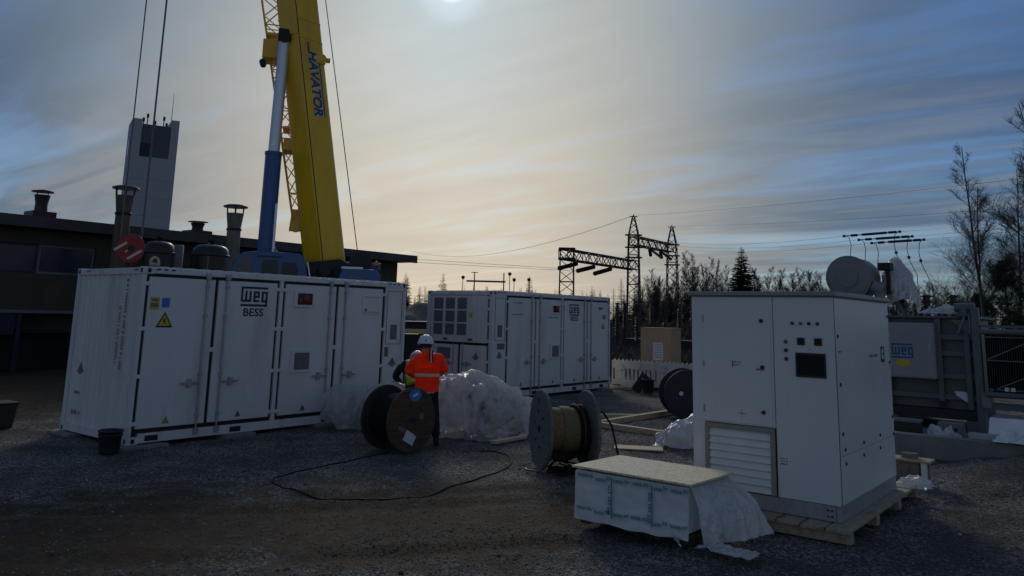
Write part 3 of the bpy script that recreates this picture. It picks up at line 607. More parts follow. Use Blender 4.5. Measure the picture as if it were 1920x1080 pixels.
# door furniture of the nearer container
def sticker(d, x0, x1, z0, z1, mt, y=0.0045, name='sticker'): return MB().box(x0, x1, y, 0.0062, z0, z1).build(name, MT[mt], d)
d = dr[0][0]
sticker(d, 0.15, 0.32, 2.19, 2.40, 'yellow_st'); s_ = sticker(d, 0.17, 0.30, 2.23, 2.30, 'print', 0.0040, 'sticker_print'); sticker(d, 0.18, 0.29, 2.33, 2.37, 'print', 0.0040, 'sticker_print')
sticker(d, 0.36, 0.50, 2.23, 2.39, 'blue_st')
tri_sign('warning_sign', 0.30, d, (0.435, 0.0046, 1.90), FX, 'yellow_st')
for i, x in enumerate((0.62, 1.98, 3.40)):
    tri_sign('small_warning_sign', 0.13, dr[i][0], (x, 0.0046, 0.33), FX, 'yellow_st' if i == 0 else 'ledge', 'rubber' if i == 0 else 'print')
d = dr[1][0]
logo('logo', 0.57, MT['navy'], d, (2.14, 0.0045, 2.47), FX, hgt=0.36)
text('lettering', 'BESS', 0.20, MT['navy'], d, (2.14, 0.0045, 2.175), FX, FZ, bold=0.004, sx=1.12)
def alarm_box(d, x, z, w_=0.44, h=0.31):
    o = MB().box(x-w_/2, x+w_/2, -0.035, 0.007, z-h/2, z+h/2).build('alarm_box', MT['white'], d, 0.008)
    MB().box(x-w_/2+.07, x+w_/2-.02, -0.042, -0.0345, z-h/2+.05, z+h/2-.04).build('alarm_window', MT['glass'], o)
    q = MB().lathe([(0.085, 0), (0.085, 0.012), (0.055, 0.03), (0.02, 0.032)], 18).build('sounder', MT['red'], o); place(q, (x+.055, -0.042, z), ((1, 0, 0), (0, 0, 1)))
    MB().box(x-.13, x-.05, -0.046, -0.0425, z-.05, z+.03).build('strobe', MT['red'], o)
def vent_box(d, x, z, w_=0.48, h=0.44):
    o = MB().box(x-w_/2, x+w_/2, -0.028, 0.007, z-h/2, z+h/2).build('vent_box', MT['white'], d, 0.008)
    MB().box(x-w_/2+.08, x+w_/2-.05, -0.033, -0.0275, z-h/2+.06, z+h/2-.06).build('vent_window', MT['vent'], o)
    MB().box(x-w_/2+.17, x+w_/2-.09, -0.036, -0.0335, z-h/2+.10, z+h/2-.10).build('meter_plate', MT['ledge'], o)
alarm_box(dr[2][0], 3.24, 2.455); vent_box(dr[2][0], 3.27, 1.27)
bx = MB().box(4.77, 5.26, -0.018, 0.007, 2.20, 2.60).build('hatch_box', MT['white'], dr[3][0], 0.008)
MB().box(4.80, 5.23, -0.0205, -0.0178, 2.235, 2.245).box(4.80, 5.23, -0.0205, -0.0178, 2.55, 2.56).build('hatch_seam', MT['ledge'], bx)
MB().box(4.83, 4.88, -0.03, -0.0178, 2.26, 2.31).build('hatch_latch', MT['print'], bx)

c2, dr2 = container((16.6, 13.658), 'farther white battery container with a three by three vent grille on its end', True)
# its door layout is the other's mirrored: doors run from the far end
e0 = MB().box(0.0, 0.09, 0.162, CW-0.162, 2.775, CH-0.012).build('end_header', MT['white_worn'], c2, 0.006)
MB().box(0.0, 0.10, 0.162, CW-0.162, 0.05, 0.15).build('end_sill', MT['white_worn'], c2, 0.006)
MB().box(0.07, 0.09, 0.10, CW-0.10, 0.15, 2.78).build('gasket_backing', MT['rubber'], c2)
up_ = MB().box(0.012, 0.07, 0.20, CW-0.14, 1.49, 2.765).build('cooling_panel', MT['white'], c2, 0.005)
for r_ in range(3):
    for q in range(3):
        y1 = 2.17-0.445*q; z1 = 2.70-0.355*r_
        g_ = MB().box(0.004, 0.0125, y1-0.34, y1, z1-0.31, z1).build('vent_grille', MT['vent'], up_)
        for k in range(7): MB().box(0.0005, 0.0042, y1-0.335, y1-0.005, z1-0.035-0.042*k, z1-0.022-0.042*k).build('slat', MT['greygas'], g_)
sticker_ = MB().box(0.0085, 0.0122, 0.72, 0.85, 2.16, 2.30).build('sticker', MT['yellow_st'], up_)
for y in (1.69, 0.78):
    l_ = MB().box(-0.004, 0.0125, y-.09, y+.09, 1.53, 1.60).build('latch', MT['galv'], up_, 0.004); MB().box(-0.009, -0.0035, y-.05, y+.06, 1.545, 1.585).build('latch_lever', MT['rubber'], l_)
for (y0, y1, yr) in ((0.20, 1.14, 1.03), (1.24, CW-0.14, 1.37)):
    d = MB().box(0.012, 0.07, y0, y1, 0.19, 1.42).build('end_door', MT['white'], c2, 0.005)
    MB().cyl((-0.012, yr, 0.12), (-0.012, yr, 1.45), 0.017, n=8).build('lock_rod', MT['steel'], d)
    s = -1 if yr < 1.2 else 1
    MB().box(-0.04, -0.028, min(yr, yr+s*.34), max(yr, yr+s*.34), 0.90, 0.935).build('handle', MT['steel'], d, 0.004)
    MB().box(-0.045, 0.012, yr+s*.18-.035, yr+s*.18+.035, 0.85, 0.99).build('handle_lock', MT['galv'], d, 0.005)
for z in (0.5, 1.0, 1.55, 2.0, 2.4, 2.7): MB().box(0.0, 0.04, 0.125, 0.20, z-.04, z+.04).build('hinge', MT['white'], c2, 0.005)
arrow_mark(c2, (0.0115, 0.57, 1.12), EX)
MB().box(0.008, 0.0122, 1.5, 2.0, 1.02, 1.33).build('data_plate', MT['ledge'], c2)
MB().box(CL-0.10, CL-0.02, 0.12, CW-0.12, 0.05, CH-0.012).build('far_end_wall', MT['white'], c2)
# dr2[0] is the farthest door, dr2[3] the nearest
d = dr2[3][0]; dashes('small_marking', 0.4, 0.04, d, (1.12, 0.0052, 2.60), FX, seed=1); dashes('small_marking', 0.5, 0.035, d, (1.12, 0.0052, 2.28), FX, seed=2)
alarm_box(dr2[2][0], 2.90, 2.46, 0.40, 0.28); vent_box(dr2[2][0], 2.91, 1.24, 0.46, 0.44)
dashes('small_marking', 0.5, 0.05, dr2[2][0], (2.85, 0.0052, 2.22), FX, seed=6)
logo('logo', 0.54, MT['navy'], dr2[1][0], (3.95, 0.0045, 2.46), FX, hgt=0.34); text('lettering', 'BESS', 0.19, MT['navy'], dr2[1][0], (3.95, 0.0045, 2.19), FX, FZ, bold=0.004, sx=1.12)
d = dr2[0][0]
for i, x in enumerate((5.35, 5.44, 5.53)): sticker(d, x, x+.07, 2.50, 2.58, 'navy')
sticker(d, 5.60, 5.69, 2.20, 2.34, 'print'); sticker(d, 5.71, 5.79, 2.20, 2.34, 'blueprint')
tri_sign('warning_sign', 0.22, d, (5.63, 0.0046, 1.90), FX, 'yellow_st')
for i, x in enumerate((1.3, 2.85, 3.98, 5.4)): tri_sign('small_warning_sign', 0.12, dr2[3-i][0], (x, 0.0046, 0.33), FX, 'ledge', 'print')
# bearing pads
for (x, y, lab) in ((6.592, 12.931, 'thin concrete pad under the near corner of the nearer container by the black tub'), (6.592+CL-.5, 12.931, 'thin concrete pad under the nearer container corner behind the smaller plastic billow'), (6.592, 12.931+CW-.5, 'thin concrete pad sticking out at the far left corner of the nearer container'),
                    (16.6, 13.658, 'thin concrete pad under the near corner of the farther container'), (16.6+CL-.5, 13.658, 'thin concrete pad under the farther container corner by the white barriers')):
    tag(MB().box(-0.14, 0.64, -0.16, 0.62, -0.06, 0.028).build('concrete_pad', MT['concrete'], None, 0.01, (x, y, 0)), lab, 'pad', 'bearing pads of the containers')
for x, lab in ((8.6, 'low grey block under the second door of the nearer container'), (10.6, 'low grey block under the third door of the nearer container')):
    tag(MB().box(-0.3, 0.3, -0.2, 0.3, -0.05, 0.048).build('support_block', MT['concrete'], None, 0.01, (x, 13.0, 0)), lab, 'block', 'blocks under the nearer container')
# yellow lifting shackle left on the roof corner
sh = thing('lifting_shackle', 'small worn yellow lifting shackle on the roof corner of the nearer container', 'shackle', (6.80, 13.02, 2.90))
MB().tube([(0.07*math.cos(a), 0, 0.09+0.07*math.sin(a)) for a in np.linspace(-0.6, 3.74, 12)], 0.022, 8).build('bow', MT['wood'], sh)
MB().cyl((-0.085, 0, 0.045), (0.085, 0, 0.045), 0.024, n=10).build('pin', MT['steel'], sh)

# ------------------------------------------------------------------ white control cabinet on a timber pallet
kb = thing('control_cabinet', 'large white control cabinet with louvred vent and black screen on a pallet', 'cabinet', (9.232, 2.686, 0))
W = MT['cabinet']; KD, KW = 2.47, 1.702
pn = [('front_panel', (0.0, 0.03, 0.0, 0.680, 0.305, 2.53)), ('front_panel', (0.0, 0.03, 0.688, KW, 1.045, 2.53)), ('front_panel', (0.0, 0.03, 1.545, KW, 0.305, 1.045))]
for n_, (a, c, d, e, f, g_) in pn: MB().box(a, c, d, e, f, g_).build(n_, W, kb, 0.006)
MB().box(0.031, 0.05, 0.0, KW, 0.305, 2.53).build('inner_frame', MT['rubber'], kb)
MB().box(0.035, KD, 0.0, 0.03, 0.805, 2.53).build('side_panel', W, kb, 0.006)
MB().box(0.035, KD, 0.0, 0.03, 0.305, 0.800).build('side_panel', W, kb, 0.006)
MB().box(0.035, KD, KW-.03, KW, 0.305, 2.53).build('side_panel', W, kb, 0.006)
MB().box(KD-.03, KD, 0.031, KW-.031, 0.305, 2.53).build('back_panel', W, kb)
rf = MB().prism([(-0.035, 2.545), (KD+.03, 2.545), (KD+.03, 2.585), (KD*.5, 2.60), (-0.035, 2.592)], 'y', -0.035, KW+.035).build('roof', MT['trafo_lt'], kb, 0.006)
MB().box(-0.02, KD, -0.02, KW+.02, 2.531, 2.546).build('roof_gasket', MT['greygas'], kb)
dr_ = MB().box(-0.012, 0.0, 0.715, 1.56, 1.065, 2.395).build('door', W, kb, 0.004)
for z in (1.20, 1.73, 2.26):
    MB().cyl((-0.02, 1.545, z-.04), (-0.02, 1.545, z+.04), 0.010, n=8).build('hinge', MT['galv'], dr_)
for z in (1.21, 1.72, 2.25):
    h = MB().cyl((-0.012, 0.815, z), (-0.032, 0.815, z), 0.022, n=14).build('lock_knob', MT['black'], dr_)
    if z == 1.72: MB().box(-0.022, -0.0125, 0.80, 0.89, 1.685, 1.70).build('knob_label', MT['print'], h)
dashes('notice', 0.10, 0.02, dr_, (-0.0126, 1.125, 1.765), EX, seed=3); dashes('notice', 0.08, 0.016, dr_, (-0.0126, 1.135, 1.73), EX, seed=5)
MB().box(-0.0135, -0.0122, 1.17, 1.185, 1.70, 1.775).build('notice_edge', MT['print'], dr_)
cr = MB().box(-0.0138, -0.0124, 1.03, 1.13, 1.175, 1.182).box(-0.0138, -0.0124, 1.077, 1.083, 1.183, 1.23).box(-0.0138, -0.0124, 1.077, 1.083, 1.13, 1.174).build('cross_mark', MT['ledge'], dr_)
# louvre in a timber-coloured frame
lf = MB().box(-0.03, 0.0, 0.692, 1.538, 0.985, 1.04).box(-0.03, 0.0, 1.485, 1.538, 0.31, 0.985).box(-0.03, 0.0, 0.692, 0.745, 0.31, 0.985).build('louvre_frame', mat('louvre_frame_paint', (0.30, 0.28, 0.23), 0.6, var=0.12, scale=6), kb, 0.004)
for k in range(8):
    z = 0.32+k*0.083
    MB().prism([(-0.026, z), (-0.020, z-.004), (0.020, z+.080), (0.004, z+.083)], 'y', 0.746, 1.484).build('louvre_slat', W, kb)
# controls
for i in range(4):
    y = 0.455-i*0.0933; q = MB().lathe([(0.019, 0), (0.019, 0.012), (0.012, 0.02)], 14).build('indicator_lamp', MT['black' if i != 1 else 'greygas'], kb); place(q, (-0.0005, y, 2.232), ((0, -1, 0), (0, 0, 1)))
for i, mm in enumerate(('greygas', 'black', 'red')):
    q = MB().lathe([(0.022, 0), (0.022, 0.012), (0.014, 0.024)], 14).build('push_button', MT[mm], kb); place(q, (-0.0005, 0.538, 2.022-i*0.096), ((0, -1, 0), (0, 0, 1)))
for y in (0.364, 0.174):
    q = MB().box(-0.014, -0.0005, y-.042, y+.042, 1.99, 2.072).build('meter', MT['black'], kb, 0.003); MB().box(-0.0155, -0.0138, y-.032, y+.032, 2.01, 2.062).build('meter_glass', MT['glass'], q)
sc_ = MB().box(-0.016, -0.0005, 0.098, 0.43, 1.637, 1.905).build('display', MT['black'], kb, 0.003)
MB().box(-0.018, -0.0158, 0.115, 0.413, 1.66, 1.885).build('screen', MT['glass'], sc_)
MB().cyl((-0.006, 0.265, 1.945), (-0.0005, 0.265, 1.945), 0.012, n=10).build('key_switch', MT['galv'], kb)
for i in range(3): dashes('small_print', 0.085, 0.014, kb, (-0.0011, 0.60, 0.73-i*0.03), EX, seed=20+i, mt='print' if i < 2 else 'red')
dashes('small_print', 0.42, 0.036, kb, (1.62, -0.0011, 1.855), FX, seed=31); lg = MB().box(1.98, 2.16, -0.002, -0.0003, 1.76, 1.96).build('badge', MT['navy'], kb)
MB().prism([(2.03, 1.92), (2.11, 1.94), (2.11, 1.88), (2.06, 1.87), (2.07, 1.84), (2.12, 1.85), (2.12, 1.80), (2.03, 1.80)], 'y', -0.003, -0.0021).build('badge_mark', MT['paper'], lg)
for (x, z) in ((0.13, 2.10), (0.16, 1.57), (0.17, 1.04), (0.23, 0.87), (0.24, 0.72), (0.98, 0.87), (0.96, 0.73), (1.73, 0.88), (1.71, 0.73), (2.40, 1.05), (2.40, 1.75), (2.40, 2.35), (2.42, .83)):
    q = MB().lathe([(0.022, 0), (0.022, 0.006), (0.012, 0.012)], 10).build('bolt', MT['black'], kb); place(q, (x, -0.0005, z), ((1, 0, 0), (0, 0, 1)))
dashes('small_print', 0.12, 0.02, kb, (0.2, -0.0011, 1.93), FX, seed=37)
# galvanised base frame
MB().box(0.02, KD-.02, 0.005, 0.06, 0.135, 0.302).build('base_rail', MT['galv'], kb, 0.004); MB().box(0.02, KD-.02, KW-.06, KW-.005, 0.135, 0.302).build('base_rail', MT['galv'], kb, 0.004)
MB().box(0.005, 0.06, 0.062, KW-.062, 0.137, 0.300).build('base_rail', MT['galv'], kb, 0.004)
MB().box(KD-.06, KD-.005, 0.062, KW-.062, 0.137, 0.300).build('base_rail', MT['galv'], kb, 0.004)
for y in (0.10, 0.14): 
    for z in (.19, .25): MB().cyl((-0.008, y, z), (0.005, y, z), 0.010, n=8).build('base_bolt', MT['black'], kb)
MB().box(0.0, 0.004, 0.15, 0.62, 0.15, 0.29).build('cover_plate', MT['galv'], kb)
# pallet under it
pl = thing('timber_pallet', 'broad yellowish timber pallet under the control cabinet', 'pallet', (8.95, 2.54, 0))
for k in range(8): y = k*0.26; MB().box(0.0, 3.25, y, y+.235, 0.098, 0.132).build('deck_board', MT['wood_y'], pl, 0.004)
for x in (0.05, 1.1, 2.15, 3.08): MB().box(x, x+.12, 0.0, 2.05, -0.01, 0.097).build('bearer', MT['wood_y'], pl, 0.004)
# white offcut of film at the pallet's far corner
def crumple(name, size, seed, mt, h=0.3, n=26, sharp=2.2, flat=0.0, elong=1.0):
    """a crumpled sheet lying as a low heap"""
    V = []; r0 = Vector((seed*3.1, seed*1.7, seed*.9))
    for i in range(n):
        for j in range(n):
            u, v = i/(n-1)*2-1, j/(n-1)*2-1
            r = math.sqrt(u*u+v*v); a = math.atan2(v, u)
            edge = 1-min(1, max(abs(u), abs(v))**3)
            q = Vector((u*1.8, v*1.8, 0))+r0
            k = abs(mnoise.noise(q*1.3))*1.2+abs(mnoise.noise(q*2.9))*.5+abs(mnoise.noise(q*6))*.22
            z = max(0, (edge*(1-flat)+flat*.25)*(0.55+0.5*mnoise.noise(q*.8))-k*.42)*h*1.9
            d = Vector((mnoise.noise(q*1.9+Vector((5, 0, 0))), mnoise.noise(q*1.9+Vector((0, 7, 0))), 0))*0.28
            V.append(((u+d.x)*size*elong, (v+d.y)*size, z+0.006))
    me = bpy.data.meshes.new(name); me.from_pydata(V, [], [(i*n+j, (i+1)*n+j, (i+1)*n+j+1, i*n+j+1) for i in range(n-1) for j in range(n-1)]); me.update()
    me.polygons.foreach_set('use_smooth', [True]*len(me.polygons))
    o = link(name, me, mt); o.modifiers.new('soft', 'SUBSURF').render_levels = 1; return o
o = crumple('film_scrap', 0.22, 4, MT['tarp'], 0.12); o.location = (12.02, 2.56, 0.135); tag(o, 'scrap of white film lying on the pallet corner behind the cabinet', 'film scrap')

# ------------------------------------------------------------------ wrapped insulation stack with a board on top
pk = thing('insulation_pack', 'stack of insulation wrapped in white film with teal print on a small pallet', 'pack', (7.70, 3.72, 0))
PW, PD, PZ0, PZ1 = 0.86, 1.36, 0.13, 0.575
core = MB(); core.box(0.015, PW-.015, 0.015, PD-.015, PZ0, PZ1-.004); core.build('insulation_boards', MT['paper'], pk)
def sheet(fn, nu, nv, name, mt, parent, sub=1):
    V = [fn(i/(nu-1), j/(nv-1)) for i in range(nu) for j in range(nv)]
    me = bpy.data.meshes.new(name); me.from_pydata(V, [], [(i*nv+j, (i+1)*nv+j, (i+1)*nv+j+1, i*nv+j+1) for i in range(nu-1) for j in range(nv-1)]); me.update()
    me.polygons.foreach_set('use_smooth', [True]*len(me.polygons))
    o = link(name, me, mt, parent)
    if sub: s_ = o.modifiers.new('soft', 'SUBSURF'); s_.levels = 0; s_.render_levels = sub
    return o
def nz(x, y, z, s=1.0): return mnoise.noise(Vector((x*s, y*s, z*s)))
def wrap_front(u, v):                                     # long face towards the camera, hanging a little below the boards
    y = PD*(1-u); z = PZ1-(PZ1-PZ0+0.065+0.03*nz(u*5, 3, 1))*v
    x = 0.004-0.012*abs(nz(u*9, v*4, 2))-0.02*v*v-0.012*max(0, nz(u*5, v*7, 5))
    return (x, y, z)
sheet(wrap_front, 60, 22, 'film_wrap', MT['wrap'], pk)
def wrap_end(u, v):                                       # short end: the film bulges out and trails on the ground
    x = -0.005+u*(PW+.03); vv = min(1, v/.86); z = PZ1-(PZ1-0.02)*vv**1.1
    out = 0.03+vv*(.12+.31*u)+.07*math.sin(math.pi*vv)*(.3+u)+0.09*nz(u*4, 0, 8)*vv+0.06*nz(u*8+v, v*2.0, 3)*vv+.05*abs(nz(u*13-v*2, v*2, 6))*vv
    if v > .86:                                            # the hem turns under and bunches up
        h = (v-.86)/.14; out -= h*(.10+.10*nz(u*7, 1, 5)); z = .015+.07*abs(nz(u*8, h*2, 21))*math.sin(math.pi*h)
    return (x+0.15*vv*u+0.03*nz(u*6, v*5, 9)*vv, -out, z+0.015*nz(u*8, v*7, 4)*vv)
sheet(wrap_end, 46, 34, 'film_skirt', MT['tarp'], pk)
def tail(u, v): return (-0.06+0.30*u+0.05*nz(u*5, v*5, 2), -0.12-0.52*v+0.06*nz(u*6, v*4, 6), 0.03+0.10*abs(nz(u*4, v*4, 3))*(1-v)+0.02*nz(u*13, v*13, 3))
sheet(tail, 18, 26, 'film_tail', MT['tarp'], pk)
def tail2(u, v): return (-0.05+0.16*u+0.04*nz(u*5, v*5, 12)-.06*v, 0.16+0.10*u-0.30*v*.4+0.05*nz(u*6, v*4, 16), 0.12-0.10*v+0.05*abs(nz(u*6, v*4, 13)))
sheet(tail2, 12, 14, 'film_tail', MT['tarp'], pk)
def back_wrap(u, v): return (PW-.005+0.01*nz(u*6, v*4, 1), PD*u, PZ1-(PZ1-PZ0)*v)
sheet(back_wrap, 20, 8, 'film_wrap', MT['wrap'], pk)
def left_wrap(u, v): return (PW*u, PD+0.004+0.02*v*abs(nz(u*6, v*4, 31)), PZ1-(PZ1-PZ0+.04)*v)
sheet(left_wrap, 20, 10, 'film_wrap', MT['wrap'], pk)
# print on the film: rows of short teal words and seam tapes
def pprint(y, z, ln, vert=False, seed=0):
    r_ = random.Random(seed); mb = MB(); x = 0
    while x < ln:
        k = r_.uniform(.018, .030); mb.box(x, min(x+k, ln), -.017, .017 if r_.random() < .8 else .008, 0, 0.0015); x += k+.006
    o = mb.build('film_print', MT['teal_print'], pk); o['kind'] = 'stuff'
    place(o, (-0.058 if z < .3 else -0.038, y, z), ((0, -1, 0), (0, 0, 1)) if not vert else ((0, 0, -1), (0, -1, 0)))
k = 0
for z in (0.535, 0.20):
    for y in np.arange(1.30, 0.1, -0.225):
        pprint(y, z-.01*(k % 3), 0.12, seed=k); k += 1; pprint(y-.135, z+.004, 0.05, seed=k); k += 1
for y in (0.90, 0.42):
    for z in (0.47, 0.36, 0.26): pprint(y, z, 0.085, True, k); k += 1
for y in (0.875, 0.395): o = MB().box(-0.040, -0.0385, y-.006, y+.006, 0.14, 0.55).build('film_seam', MT['ledge'], pk)
for i, y in enumerate((0.02, 0.62, 1.24)): MB().box(0.10, PW, y, y+.11, 0.0, 0.085).build('pallet_block', MT['drum_brown'], pk, 0.003)  # pallet in dark drum wood: shade under the pack put into its colour
for x in (0.0, 0.30, 0.60): MB().box(x+.02, x+.15, 0.0, PD, 0.086, 0.112).build('pallet_board', MT['drum_brown'], pk, 0.003)
bd = MB().box(-0.06, PW+.10, -0.06, PD+.03, 0.0, 0.022).build('osb_board', MT['osb'], None, 0.003, (7.70, 3.72, PZ1+.024))
bd.rotation_euler = (0, RAD(0.6), RAD(-1)); tag(bd, 'pale chipboard sheet lying on top of the wrapped insulation stack', 'board')
# ------------------------------------------------------------------ cable drums
def drum(name, label, A, B, R, rb, mats, planks=True, rim=True, cable=None, sticker=None, thick=0.05):
    """A and B: centres of the outer faces of the two flanges; axis from A to B"""
    A, B = Vector(A), Vector(B); z = (B-A).normalized(); x = Vector((0, 0, 1)).cross(z).normalized(); y = z.cross(x)
    t = thing(name, label, 'cable drum'); m = Matrix((x, y, z)).transposed().to_4x4(); m.translation = A; t.matrix_world = m
    ln = (B-A).length; mb_ = mats[1]
    for e, (z0, z1) in enumerate(((0, thick), (ln-thick, ln))):
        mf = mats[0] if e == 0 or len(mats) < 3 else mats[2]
        fl = MB(); fl.lathe([(R-0.012, z0), (R, z0+.010), (R, z1-.010), (R-.012, z1)], 48); f_ = fl.build('flange', mf, t)
        if planks:                                       # the boards of the flange, cut to the circle, with open joints
            n = 8; wd = 2*(R-.02)/n; sg = -1 if e == 0 else 1; zz = z0 if e == 0 else z1
            for k in range(n):
                y0, y1 = -R+.02+k*wd+.004, -R+.02+(k+1)*wd-.004
                ys = np.linspace(y0, y1, 5); rr = R-.016
                pts = [(math.sqrt(max(0, rr*rr-q*q)), q) for q in ys]+[(-math.sqrt(max(0, rr*rr-q*q)), q) for q in ys[::-1]]
                a_, b__ = (zz-.011+.004*((k*7) % 3), zz-.0005) if e == 0 else (zz+.0005, zz+.011-.004*((k*5) % 3))
                MB().prism(pts, 'z', a_, b__).build('plank', mf, f_)
        zc = -0.013 if e == 0 else ln+0.013
        hub = MB(); hub.lathe([(0.055, min(zc, z0+.001)), (0.055, max(zc, z1-.001))], 16); hub.build('hub_bush', MT['dark'], f_)
        for k in range(6):
            a = k*math.pi/3+.3; q = rb*0.82
            MB().cyl((q*math.cos(a), q*math.sin(a), (-.018 if e == 0 else ln-.001)), (q*math.cos(a), q*math.sin(a), (.001 if e == 0 else ln+.018)), 0.016, n=8).build('tie_bolt', MT['dark'], f_)
    br = MB(); br.lathe([(rb, thick), (rb, ln-thick)], 36, smooth=False); br.build('barrel', mb_, t)
    if cable:
        rc, c0, c1_, mt, rad = cable
        pts = []; turns = max(1, int((c1_-c0)/(2*rad)))
        for i in range(turns*24+1): a = i/24*2*math.pi; pts.append((rc*math.cos(a), rc*math.sin(a), c0+(c1_-c0)*i/(turns*24)))
        MB().tube(pts, rad*1.02, 6).build('wound_cable', mt, t)
    return t
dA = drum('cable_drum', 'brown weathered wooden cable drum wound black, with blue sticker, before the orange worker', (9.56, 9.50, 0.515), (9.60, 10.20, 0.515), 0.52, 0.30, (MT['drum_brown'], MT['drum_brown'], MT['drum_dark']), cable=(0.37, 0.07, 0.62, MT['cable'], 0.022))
MB().lathe([(0.345, 0.06), (0.345, 0.64)], 30).build('cable_layers', MT['cable'], dA)
# sticker and papers on the face of that drum; local x is to the left seen from the camera, local y up
q = MB(); q.prism([(0.17*math.cos(a)*.8, 0.10*math.sin(a)) for a in np.linspace(0, 6.1, 14)], 'z', -0.0155, -0.0135); q.build('blue_sticker', MT['blue_st'], dA, 0, (-0.03, 0.40, 0))
MB().box(-.06, .06, -.02, .02, -0.0165, -0.0157, Matrix.Rotation(RAD(-20), 4, 'Z')).build('sticker_print', MT['paper'], dA, 0, (-0.03, 0.40, 0))
MB().box(-.12, .12, -.085, .085, -0.0150, -0.0135, Matrix.Rotation(RAD(28), 4, 'Z')).build('paper_label', MT['paper'], dA, 0, (0.06, -0.27, 0))
MB().box(-.085, .085, -.035, .035, -0.0150, -0.0135, Matrix.Rotation(RAD(25), 4, 'Z')).build('paper_label', MT['ledge'], dA, 0, (0.22, -0.13, 0))
MB().box(-.04, .04, -.05, .05, -0.0150, -0.0135).build('paper_scrap', MT['ledge'], dA, 0, (-0.18, 0.05, 0))
dB = drum('cable_drum', 'grey wooden cable drum with bare tan barrel and a few turns of black cable', (9.97, 7.23, 0.575), (10.58, 6.76, 0.56), 0.58, 0.315, (MT['drum_grey'], MT['drum_barrel']), cable=(0.345, 0.53, 0.71, MT['cable'], 0.030))
MB().lathe([(0.328, 0.30), (0.335, 0.33), (0.335, 0.44), (0.328, 0.46)], 30).build('green_band', mat('moss_green_band', (0.16, 0.145, 0.075), 0.8, var=0.2), dB)
MB().prism([(0.05*math.cos(a), 0.05*math.sin(a)) for a in np.linspace(0, 6.0, 10)], 'z', -0.016, -0.0135).build('round_sticker', MT['blueprint'], dB, 0, (0.05, 0.40, 0))
dC = drum('cable_drum', 'big black cable drum half hidden behind the white cabinet', (17.08, 8.22, 0.56), (17.66, 8.66, 0.56), 0.56, 0.24, (MT['drum_black'], MT['drum_black']), cable=(0.28, 0.08, 0.66, MT['cable'], 0.03))
MB().lathe([(0.05, -0.02), (0.05, -0.016)], 14).build('pale_disc', MT['paper'], dC, 0, (0.17, 0.03, 0))

# loose cables on the ground
def ground_pts(pp, lift=0.0):
    out = []; P = [Vector((*p, 0)) for p in pp]
    for i in range(len(P)-1):
        a, b_, c, d = P[max(i-1, 0)], P[i], P[i+1], P[min(i+2, len(P)-1)]
        for k in range(10):
            s = k/10; q = 0.5*((2*b_)+(c-a)*s+(2*a-5*b_+4*c-d)*s*s+(3*b_-a-3*c+d)*s**3)
            out.append(q.copy())
    for _ in range(12): out = [out[0]]+[(out[i-1]+out[i]*2+out[i+1])/4 for i in range(1, len(out)-1)]+[out[-1]]
    return [(q.x, q.y, float(gh(np.float64(q.x), np.float64(q.y)))+lift) for q in out]
tag(MB().tube(ground_pts([(9.35, 9.80), (8.55, 9.75), (7.75, 9.65), (7.05, 9.50), (6.75, 9.28), (6.62, 8.75), (6.68, 8.15), (6.78, 7.72), (7.20, 7.45), (7.75, 7.35), (8.5, 7.42), (9.25, 7.55), (9.95, 7.75), (10.5, 8.2), (10.75, 8.65), (10.55, 8.9)], 0.009), 0.009, 6).build('ground_cable', MT['cable'], None),
    'black cable lying in a wide loop on the ground before the brown drum', 'cable')
lc = thing('loose_cable_coil', 'tangled black cable ends hanging and coiled under the grey drum', 'cable coil', (10.1, 6.9, 0))
cc = random.Random(5)
for k in range(5):
    cx_, cy_, r1, r2 = cc.uniform(-.25, .3), cc.uniform(-.25, .2), cc.uniform(.18, .36), cc.uniform(.1, .2)
    MB().tube([(cx_+r1*math.cos(a+k), cy_+r2*math.sin(a+k)+.1*math.cos(a), 0.012+.03*(1+math.sin(2*a+k))) for a in np.linspace(0, 5.6, 26)], 0.014, 6).build('loop', MT['cable'], lc)
for k in range(4):
    x0, y0 = cc.uniform(-.05, .3), cc.uniform(-.25, .05); MB().tube([(x0, y0, 0.33), (x0+.02, y0-.02, 0.2), (x0+cc.uniform(-.2, .2), y0+cc.uniform(-.1, .1), 0.08), (x0+cc.uniform(-.3, .3), y0, 0.02)], 0.013, 6).build('hanging_end', MT['cable'], lc)
tag(MB().tube([(9.80+.10*math.cos(a), 7.20+.13*math.sin(a), 0.02) for a in np.linspace(1.2, 6.8, 20)], 0.016, 6).build('cable_end', MT['cable_g'], None), 'short grey cable end curled at the foot of the grey drum', 'cable')
tag(MB().tube([(10.62, 6.72, 0.84), (10.80, 6.62, 0.80), (10.93, 6.55, 0.60), (10.98, 6.50, 0.30), (10.95, 6.42, 0.06), (10.82, 6.3, 0.01)], 0.016, 6).build('hanging_cable', MT['cable'], None), 'black cable arching down from the right side of the grey drum', 'cable')
# pale round lid standing behind the bare barrel
ld = thing('round_lid', 'mossy round wooden disc standing behind the bare drum barrel', 'disc', (10.62, 7.28, 0.44)); ld.rotation_euler = (RAD(84), 0, RAD(-52))
MB().lathe([(0.40, -.02), (0.42, -.01), (0.42, .01), (0.40, .02)], 32).build('disc', mat('mossy_wood', (0.12, 0.125, 0.075), 0.9, var=0.3, scale=5), ld); MB().lathe([(0.06, -.026), (0.06, .026)], 12).build('hub', MT['dark'], ld)

